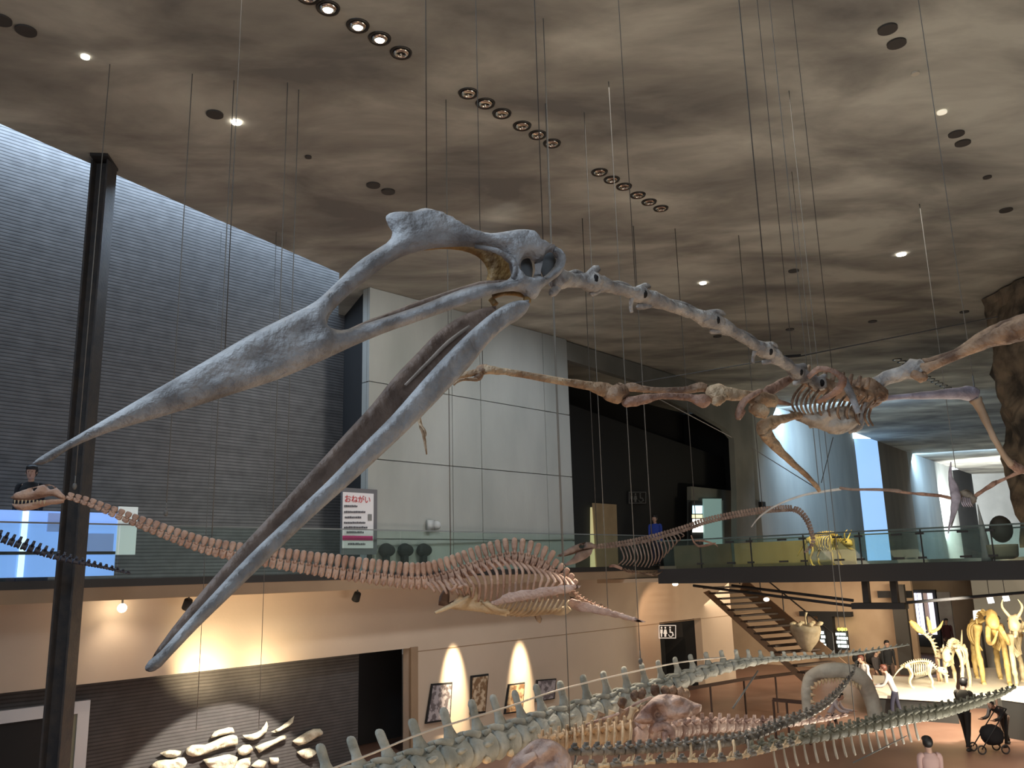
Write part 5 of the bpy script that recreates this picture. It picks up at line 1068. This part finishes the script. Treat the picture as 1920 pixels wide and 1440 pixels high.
cap(578, 293, 'tiny dark ceiling nozzle above the brick wall edge', .06); cap(1851, 331, 'tiny dark ceiling nozzle at the upper right', .08)
for x, y, lab, m, r in [(443, 228, 'bright small ceiling lamp beside the dark cap above the brick wall', M_on, .08), (160, 105, 'dim small ceiling lamp in the upper left', M_glow, .06), (1690, 476, 'bright small ceiling lamp left of the rock pillar', M_on, .11), (1318, 530, 'bright small ceiling lamp above the pterosaur neck', M_on, .09), (1766, 209, 'dim small ceiling lamp in the upper right', mat('lamp_dim', (.8, .75, .62), .4, emit=(1, .9, .7), estr=.5), .08), (1716, 136, 'very faint small ceiling lamp below the upper right cap pair', mat('lamp_faint', (.6, .55, .45), .4), .06)]:
    cap(x, y, lab, r, m, 'ceiling_lamp')

# ================================================================ suspension cables
M_wire = mat('cable_dark', (.06, .055, .05), .5); M_wire2 = mat('cable_lit', (.14, .135, .125), .5)  # light on the lit cables is put into the brighter colour
def cable(px, py, Y, lab, m=M_wire, r=.006, hook=False):
    b = P(px, py, Y); bm = BM(); cyl(bm, b, (b.x, b.y, ZC-.002), r, 6)
    r = max(.0022, r*.42)
    if hook: ball(bm, b, .03, .03, .045, 8, 6); cyl(bm, b-UP*.02, b+UP*.14, .008, 6)
    tag(obj('suspension_cable', bm, m, None, True), lab, 'cable', 'suspension cables')
for a in [(800, 394, 4.75, 'dark cable holding the crest of the pterosaur skull', M_wire, .003), (1018, 449, 4.85, 'dark cable holding the back of the pterosaur skull', M_wire, .003), (422, 655, 9.5, 'long dark cable passing behind the middle of the upper beak', M_wire, .006), (1445, 640, 6.1, 'dark cable down to the base of the pterosaur neck', M_wire, .0045),
          (1484, 655, 6.35, 'faint cable ending at the hanger bar above the pterosaur shoulders', M_wire, .003), (1560, 690, 6.5, 'faint cable ending at the pterosaur shoulder blade', M_wire, .003), (1192, 548, 5.3, 'faint cable ending on the second neck vertebra', M_wire, .0025), (905, 690, 5.6, 'cable holding the left wing knuckle', M_wire, .0025),
          (1828, 735, 7.0, 'cable holding the lavender leg bone', M_wire2, .004, True), (1536, 915, 6.4, 'cable at the hanging hind foot', M_wire2, .003),
          (140, 912, 11.2, 'bright cable with hook beside the steel column holding the plesiosaur neck', M_wire2, .007, True), (311, 962, 11.5, 'bright hooked cable above the front third of the plesiosaur neck', M_wire2, .007, True), (396, 1030, 11.7, 'bright cable right of the hooked one, at the plesiosaur neck', M_wire2, .007), (509, 1052, 11.8, 'bright cable just left of the lower jaw, at the plesiosaur neck', M_wire2, .007),
          (533, 1056, 12.0, 'bright cable hidden partly by the lower jaw at the plesiosaur neck', M_wire2, .007), (845, 1070, 12.4, 'bright cable at the front of the plesiosaur trunk', M_wire2, .007), (1056, 1085, 12.6, 'bright cable at the plesiosaur hips', M_wire2, .007), (1140, 1142, 12.9, 'bright cable at the plesiosaur tail end', M_wire2, .006),
          (1222, 1005, 17.8, 'bright cable at the ribs of the marine reptile', M_wire2, .010), (1120, 1022, 17.3, 'faint cable behind the marine reptile skull', M_wire, .008), (1430, 958, 18.5, 'faint cable at the marine reptile tail', M_wire, .008), (1792, 880, 17, 'cable at the lavender crested skull', M_wire2, .008), (1305, 985, 18, 'faint cable at the marine reptile hips', M_wire, .008)]:
    cable(*a)
for x, y, Y, lab in [(1070, 1400, 10.4, 'thin cable down to the ochre trunk vertebrae'), (1201, 1240, 12, 'thin cable with small hook above the knobbed tail'), (1578, 1225, 15.3, 'thin cable down to the thin end of the knobbed tail'), (1603, 1350, 12.4, 'thin cable down through the shark jaw arch'), (368, 1370, 17.5, 'pale cable in front of the lit relief fossil'), (485, 1370, 17.6, 'faint cable right of the pale one before the dark exhibit wall')]:
    cable(x, y, Y, lab, M_wire2, .006, x == 1201)
def gcable(a, b, lab, r=.005, m=M_wire2):
    bm = BM(); cyl(bm, P(*a), P(*b), r, 6); tag(obj('guy_wire', bm, m, None, True), lab, 'cable')
gcable((1421, 1258, 13), (1374, 1328, 12.2), 'slanting bright wire above the rosy tail vertebrae', .012)
gcable((1230, 745, 6.2), (1372, 820, 9), 'thin slanting wire from the forearm bone to the dark recess', .004)
gcable((1410, 840, 9), (1530, 915, 6.4), 'thin slanting wire down to the hanging hind foot', .004, M_wire)
gcable((1562, 820, 6.6), (1540, 905, 6.4), 'short slanting wire between breastbone and hind foot', .003, M_wire)
gcable((1600, 1430, 9), (1700, 1380, 12), 'pale slanting wire at the bottom right of the olive tail', .008)

# ================================================================ gallery furnishings
def wrect(bm, x0, x1, y0, y1, off, th_=.02):
    t0, t1 = tof(PW(x0, 1000, off)), tof(PW(x1, 1000, off)); m_ = (x0+x1)/2; rect(bm, t0, t1, PW(m_, y1, off).z, PW(m_, y0, off).z, off, th_)
# notice board
nbp = PW(672, 1080, .25); nt_ = thing('notice_board', 'grey standing notice board with a white notice headed in red', 'sign', (nbp.x, nbp.y, ZS))
bm = BM(); wrect(bm, 640, 707, 916, 1040, .3, .05); obj('panel', bm, mat('board_grey', (.13, .13, .145), .6), nt_)
bm = BM(); wrect(bm, 647, 655, 1036, 1083, .32, .04); wrect(bm, 690, 698, 1036, 1083, .32, .04); obj('stand', bm, M_steel, nt_)
bm = BM(); wrect(bm, 642, 700, 924, 1028, .28, .012); paper = obj('notice', bm, mat('paper', (.72, .71, .74), .6), nt_)
bm = BM(); wrect(bm, 642.5, 699, 1004.5, 1013, .265, .005); obj('magenta_band', bm, mat('magenta', (.55, .03, .18), .5), paper)
def text(s, px, py, off, size, m, parent, w=None, ctr=True, name='lettering'):
    c = bpy.data.curves.new(name, 'FONT'); c.body = s; c.size = size; c.extrude = .002; c.align_x = 'CENTER'; c.align_y = 'CENTER'
    o = bpy.data.objects.new(name, c); COL.objects.link(o)
    me = bpy.data.meshes.new_from_object(o.evaluated_get(bpy.context.evaluated_depsgraph_get())); bpy.data.objects.remove(o)
    o = bpy.data.objects.new(name, me); COL.objects.link(o); me.materials.clear(); me.materials.append(m)
    M = Matrix((A, UP, N)).transposed().to_4x4(); p = PW(px, py, off)
    if w: M = M @ Matrix.Diagonal((w, 1, 1, 1))
    org = Vector(); q = parent
    while q: org += q.location; q = q.parent
    me.transform(M); o.parent = parent; o.location = p-org; return o
text('おねがい', 671, 937, .262, .20, mat('red_ink', (.55, .03, .03), .5), paper, 1.0)
bm = BM()
for k, (y, x0, x1) in enumerate([(949, 645, 671), (960, 645, 687), (970, 646, 678), (980, 645, 686), (989, 645, 690), (998, 650, 682), (1020, 653, 687)]):
    x = x0
    while x < x1-2:
        w_ = 1.6+1.6*random.random(); wrect(bm, x, x+w_, y-2.2+random.random(), y+1.8, .262, .003); x += w_+.7
obj('printed_lines', bm, mat('ink', (.10, .10, .12), .6), paper)
bm = BM(); wrect(bm, 690, 697, 964, 976, .262, .003); obj('printed_picture', bm, mat('ink_grey', (.20, .20, .20), .6), paper)
# three dark oval shapes on the gallery floor
for k, x in enumerate((724, 759, 794)):
    c = PW(x, 1032, .26); bm = BM(); ball(bm, c, .22, .13, .18, 16, 10, 0, Matrix((A, N, UP)).transposed()); ball(bm, c+A*.08, .20, .11, .15, 14, 8, 0, Matrix((A, N, UP)).transposed()); s_ = obj('body', bm, M_black, None, True)
    t = thing('round_stool', ('left', 'middle', 'right')[k]+' of the three black oval stools beside the notice board', 'stool', (c.x, c.y, ZS), 'black oval stools')
    s_.parent = t; s_.location = s_.location-t.location
    bm = BM(); cyl(bm, (c.x, c.y, ZS), (c.x, c.y, c.z-.12), .1, 12); obj('foot', bm, M_black, t)
# small fittings on the concrete block
c = PW(818, 985, .30); bm = BM(); ball(bm, c, .13, .08, .12, 12, 8); box(bm, c-A*.22-UP*0.0, .2, .1, .26, A); tag(obj('wall_camera', bm, mat('grey_plastic', (.40, .42, .42), .5), None, True), 'small grey camera fitting on the concrete block above the black stools', 'camera')
c = PW(865, 986, .38); bm = BM(); box(bm, c, .14, .04, .14, A); tag(obj('wall_plate', bm, mat('pale_plate', (.50, .56, .55), .5)), 'small pale square plate on the concrete block', 'wall plate')
# dark speaker box on the light wall
d34 = (f3-f2).normalized(); n34 = Vector((-d34.y, d34.x, 0)); c = PP(1429, 946, f2-n34*.15, n34); bm = BM(); box(bm, c, .32, .2, .24, d34); tag(obj('wall_speaker', bm, M_black), 'small black loudspeaker box on the pale wall beyond the bridge', 'loudspeaker')
# doorway, pictogram, lit machine and glass door in the dark recess
M_lite = mat('pictogram_dim', (.16, .16, .16), .6)
def gp(bm, x0, x1, y0, y1, o, th_=.05, skew=0): prism(bm, [G(x0, y1, o), G(x1, y1, o), G(x1+skew, y0, o), G(x0+skew, y0, o)], nG*th_)
t = thing('oak_door', 'tall open oak door with a pale yellow lit edge in the dark recess', 'door', G(1136, 1070, 1.8))
bm = BM(); gp(bm, 1110, 1121, 951, 1080, 1.85, .08); obj('lit_edge', bm, mat('lit_cream', (.75, .68, .35), .5, emit=(.8, .70, .35), estr=.35), t)
bm = BM(); prism(bm, [G(1120, 1082, 1.8), G(1160, 1082, 1.8), G(1156, 946, 1.8), G(1112, 943, 1.8)], nG*.05); obj('leaf', bm, mat('oak_door', (.36, .25, .14), .5, (.42, .30, .17), 2), t)
def pictos(t, T3, m, mb, x0, y0, sx, sy):
    """man, woman and wheelchair symbols in a rounded outline; T3(u, v) with u, v in 0..1"""
    def pol(bm, pts): prism(bm, [T3(x0+u*sx, y0+v*sy) for u, v in pts], T3.n*-.012)
    bm = BM()
    for a in ([(0, 0), (1, 0), (1, .06), (0, .06)], [(0, .94), (1, .94), (1, 1), (0, 1)], [(0, .06), (.03, .06), (.03, .94), (0, .94)], [(.97, .06), (1, .06), (1, .94), (.97, .94)]): pol(bm, a)
    obj('outline', bm, m, t)
    disc = lambda cu, cv, r: [(cu+r*math.cos(2*math.pi*k/10), cv+r*1.6*math.sin(2*math.pi*k/10)) for k in range(10)]
    bm = BM(); pol(bm, disc(.16, .20, .045)); pol(bm, [(.10, .32), (.22, .32), (.22, .62), (.19, .62), (.19, .88), (.13, .88), (.13, .62), (.10, .62)]); obj('man_symbol', bm, m, t)
    bm = BM(); pol(bm, disc(.38, .20, .045)); pol(bm, [(.33, .32), (.43, .32), (.49, .66), (.43, .66), (.43, .88), (.33, .88), (.33, .66), (.27, .66)]); obj('woman_symbol', bm, m, t)
    bm = BM(); pol(bm, disc(.66, .18, .045)); pol(bm, [(.63, .28), (.69, .28), (.70, .52), (.82, .54), (.88, .78), (.84, .80), (.79, .60), (.64, .58)])
    for k in range(11):
        a0, a1 = math.radians(60+k*22), math.radians(60+(k+1)*22); q = lambda a, r: (.70-r*math.cos(a-1.0)*.9, .68+r*1.5*math.sin(a-1.0))
        pol(bm, [q(a0, .15), q(a1, .15), q(a1, .115), q(a0, .115)])
    obj('wheelchair_symbol', bm, m, t)
class TT:
    def __init__(s, f, n): s.f = f; s.n = n
    def __call__(s, u, v): return s.f(u, v)
t = thing('restroom_sign', 'dim black restroom pictogram sign in the upper dark recess', 'sign', G(1195, 933, 1.9))
bm = BM(); gp(bm, 1178, 1212, 921, 945, 1.92, .04); obj('plate', bm, M_black, t)
pictos(t, TT(lambda u, v: G(u, v, 1.91), nG), M_lite, None, 1179, 922, 32, 22)
t = thing('restroom_sign', 'white outlined black restroom pictogram sign above the lower doorway', 'sign', PW(1250, 1185, .8))
bm = BM(); wrect(bm, 1234, 1268, 1171, 1198, .84, .04); obj('plate', bm, M_black, t)
pictos(t, TT(lambda u, v: PW(u, v, .83), -N), mat('pictogram_white', (.75, .72, .68), .5, emit=(1, .95, .9), estr=.25), None, 1235, 1172, 32, 25)
t = thing('vending_machine', 'glowing white and blue vending machine in the lobby recess', 'machine', G(1311, 1065, .8))
bm = BM(); gp(bm, 1297, 1325, 940, 1058, 1.0, .15); obj('cabinet', bm, M_darkp, t)
bm = BM(); gp(bm, 1300, 1317, 948, 963, .95, .04); obj('top_panel', bm, mat('vend_blue', (.5, .8, 1), .5, emit=(.6, .9, 1), estr=1.2), t)
bm = BM(); gp(bm, 1299, 1317, 965, 971, .95, .04); obj('yellow_panel', bm, mat('vend_yellow', (1, .9, .5), .5, emit=(1, .9, .5), estr=1.0), t)
bm = BM(); gp(bm, 1300, 1320, 973, 998, .95, .04); obj('front_panel', bm, mat('vend_white', (1, 1, .95), .5, emit=(1, 1, .9), estr=1.5), t)
t = thing('glass_door', 'pale teal glass door beside the vending machine', 'door', G(1340, 1065, .8))
bm = BM(); gp(bm, 1322, 1356, 935, 1058, .9, .05, -3); obj('pane', bm, mat('teal_glass', (.16, .26, .24), .3, emit=(.30, .46, .42), estr=.35), t)
bm = BM(); gp(bm, 1357, 1360, 938, 1058, .85, .05, -3); obj('frame', bm, mat('pale_frame', (.45, .52, .50), .4), t)
# blurred reflection in the bridge glass at far right, built as a solid dome
c = BR(0, 1.6, 0); c = PB(1878, 1030, 1.5); t = thing('dome_reflection', 'dark domed shape on a rounded cream base standing in for a reflection in the bridge glass', 'reflection', (c.x, c.y, zt_))
bm = BM(); q = PB(1880, 1030, 1.5); tube(bm, [(q.x, q.y, zt_+.06), (q.x, q.y, zt_+.15), (q.x, q.y, q.z+.12)], [.22, .34, .36], 16, 3); obj('base', bm, mat('dome_reflection_cream', (.50, .46, .33), .6), t, True)  # base and dome only stand in for the reflection
bm = BM(); q = PB(1877, 992, 1.5); ball(bm, q, .27, .26, .34, 14, 10); obj('dome', bm, mat('dome_reflection_dark', (.05, .045, .035), .6), t, True)
bm = BM(); q = PB(1847, 1020, 1.5); tube(bm, [(q.x, q.y, zt_+.02), (q.x, q.y, zt_+.5), (q.x-.05, q.y, PB(1847, 945, 1.5).z)], [.14, .10, .01], 8, 3); tag(obj('pointed_stone', bm, MATS['grey_plastic'], None, True), 'slim dark pointed stone left of the domed reflection in the bridge glass', 'stone')

# ================================================================ lower wall: lamps, pictures, relief
def track(px, py, lab):
    o_ = .45; c = PW(px, py, o_); t = thing('track_spotlight', lab, 'spotlight', c)
    bm = BM(); box(bm, c+UP*.02, .62, .05, .06, A); obj('track', bm, M_steel, t)
    bm = BM(); cyl(bm, c+A*.25, c+A*.25-UP*.14, .018, 8); obj('stem', bm, M_steel, t)
    bm = BM(); q = c+A*.25-UP*.2; cyl(bm, q+N*.03-A*.02+UP*.05, q-N*.08-UP*.11, .085, 12, .10); obj('head', bm, M_black, t, True)
    bm = BM(); cyl(bm, c+UP*.04, Vector((c.x, c.y, 4.17)), .012, 6); obj('drop_rod', bm, M_steel, t)
track(333, 1112, 'black track spotlight under the gallery left of the beak tip'); track(655, 1101, 'black track spotlight under the gallery below the notice board')
c = PW(229, 1140, .5); t = thing('glaring_spotlight', 'glaring lit spotlight under the gallery right of the column', 'spotlight', c)
bm = BM(); ball(bm, c, .085, .085, .085, 14, 10); obj('lamp', bm, mat('glare', (1, .9, .7), .4, emit=(1, .86, .62), estr=30), t, True)
bm = BM(); cyl(bm, c+UP*.05, Vector((c.x, c.y, 4.17)), .02, 8); obj('stem', bm, M_steel, t)
# framed pictures
def picture(lab, pts, m):
    t = thing('framed_picture', lab, 'picture', PW(pts[3][0], pts[3][1], .86)); q = [PW(x, y, .87) for x, y in pts]; c = sum(q, Vector())/4
    bm = BM(); prism(bm, q, N*.05); obj('frame', bm, M_black, t)
    bm = BM(); prism(bm, [c+(p-c)*.90+N*.05 for p in q], N*.012); obj('print', bm, m, t)
picture('leftmost framed grey rock print on the cream wall', [(808, 1282), (846, 1279), (842, 1350), (796, 1357)], mat('print_grey', (.14, .12, .13), .5, (.42, .38, .40), 7, lo=.45, hi=.55))
picture('second framed print from the left, a tan fossil image', [(882, 1267), (914, 1263), (908, 1336), (880, 1340)], mat('print_tan', (.22, .13, .07), .5, (.60, .48, .34), 5, lo=.45, hi=.55))
picture('third framed print from the left, half hidden by the knobbed tail', [(952, 1283), (982, 1279), (978, 1334), (944, 1339)], mat('print_brown', (.20, .11, .06), .5, (.50, .36, .22), 5, lo=.45, hi=.55))
picture('rightmost framed grey print on the cream wall', [(1005, 1275), (1041, 1272), (1038, 1310), (1002, 1316)], MATS['print_grey'])
# relief fossil on the dark exhibit wall
RF = thing('fossil_relief', 'pale fossil bones mounted on the dark exhibit wall at the lower left, spotlit', 'fossil', PW(430, 1440, 1.2))
B_rel = mat('relief_bone', (.42, .38, .28), .7, (.66, .62, .50), 5, .7, 14); R3 = lambda x, y: PW(x, y, 1.15)
for poly in [[(348, 1408), (360, 1397), (385, 1396), (410, 1385), (430, 1378), (444, 1380), (446, 1396), (425, 1400), (400, 1408), (370, 1418), (352, 1416)],
             [(455, 1378), (472, 1376), (490, 1368), (500, 1352), (503, 1362), (494, 1378), (475, 1388), (460, 1384)],
             [(508, 1372), (524, 1364), (540, 1352), (552, 1342), (548, 1356), (534, 1366), (516, 1374)],
             [(478, 1400), (496, 1392), (515, 1386), (534, 1378), (538, 1384), (518, 1394), (500, 1404), (486, 1412)],
             [(282, 1436), (296, 1426), (320, 1424), (345, 1420), (350, 1432), (330, 1450), (300, 1452)],
             [(380, 1424), (410, 1418), (430, 1414), (446, 1420), (440, 1440), (400, 1446)], [(470, 1436), (485, 1424), (500, 1428), (495, 1446)], [(505, 1420), (522, 1420), (520, 1432), (508, 1432)],
             [(300, 1412), (318, 1406), (340, 1408), (338, 1416), (312, 1420)], [(446, 1404), (468, 1396), (476, 1406), (462, 1416), (448, 1414)], [(395, 1384), (402, 1372), (420, 1366), (436, 1364), (440, 1374), (420, 1378)], [(430, 1440), (450, 1424), (470, 1420), (468, 1434), (450, 1450)], [(548, 1390), (575, 1372), (600, 1366), (606, 1376), (585, 1388), (560, 1398)], [(556, 1410), (580, 1402), (596, 1410), (575, 1424)]]:
    bm = BM(); inflate(bm, poly, [], R3, N, .09, 6, 4, 2, .5); obj('bone', bm, B_rel, RF, True)
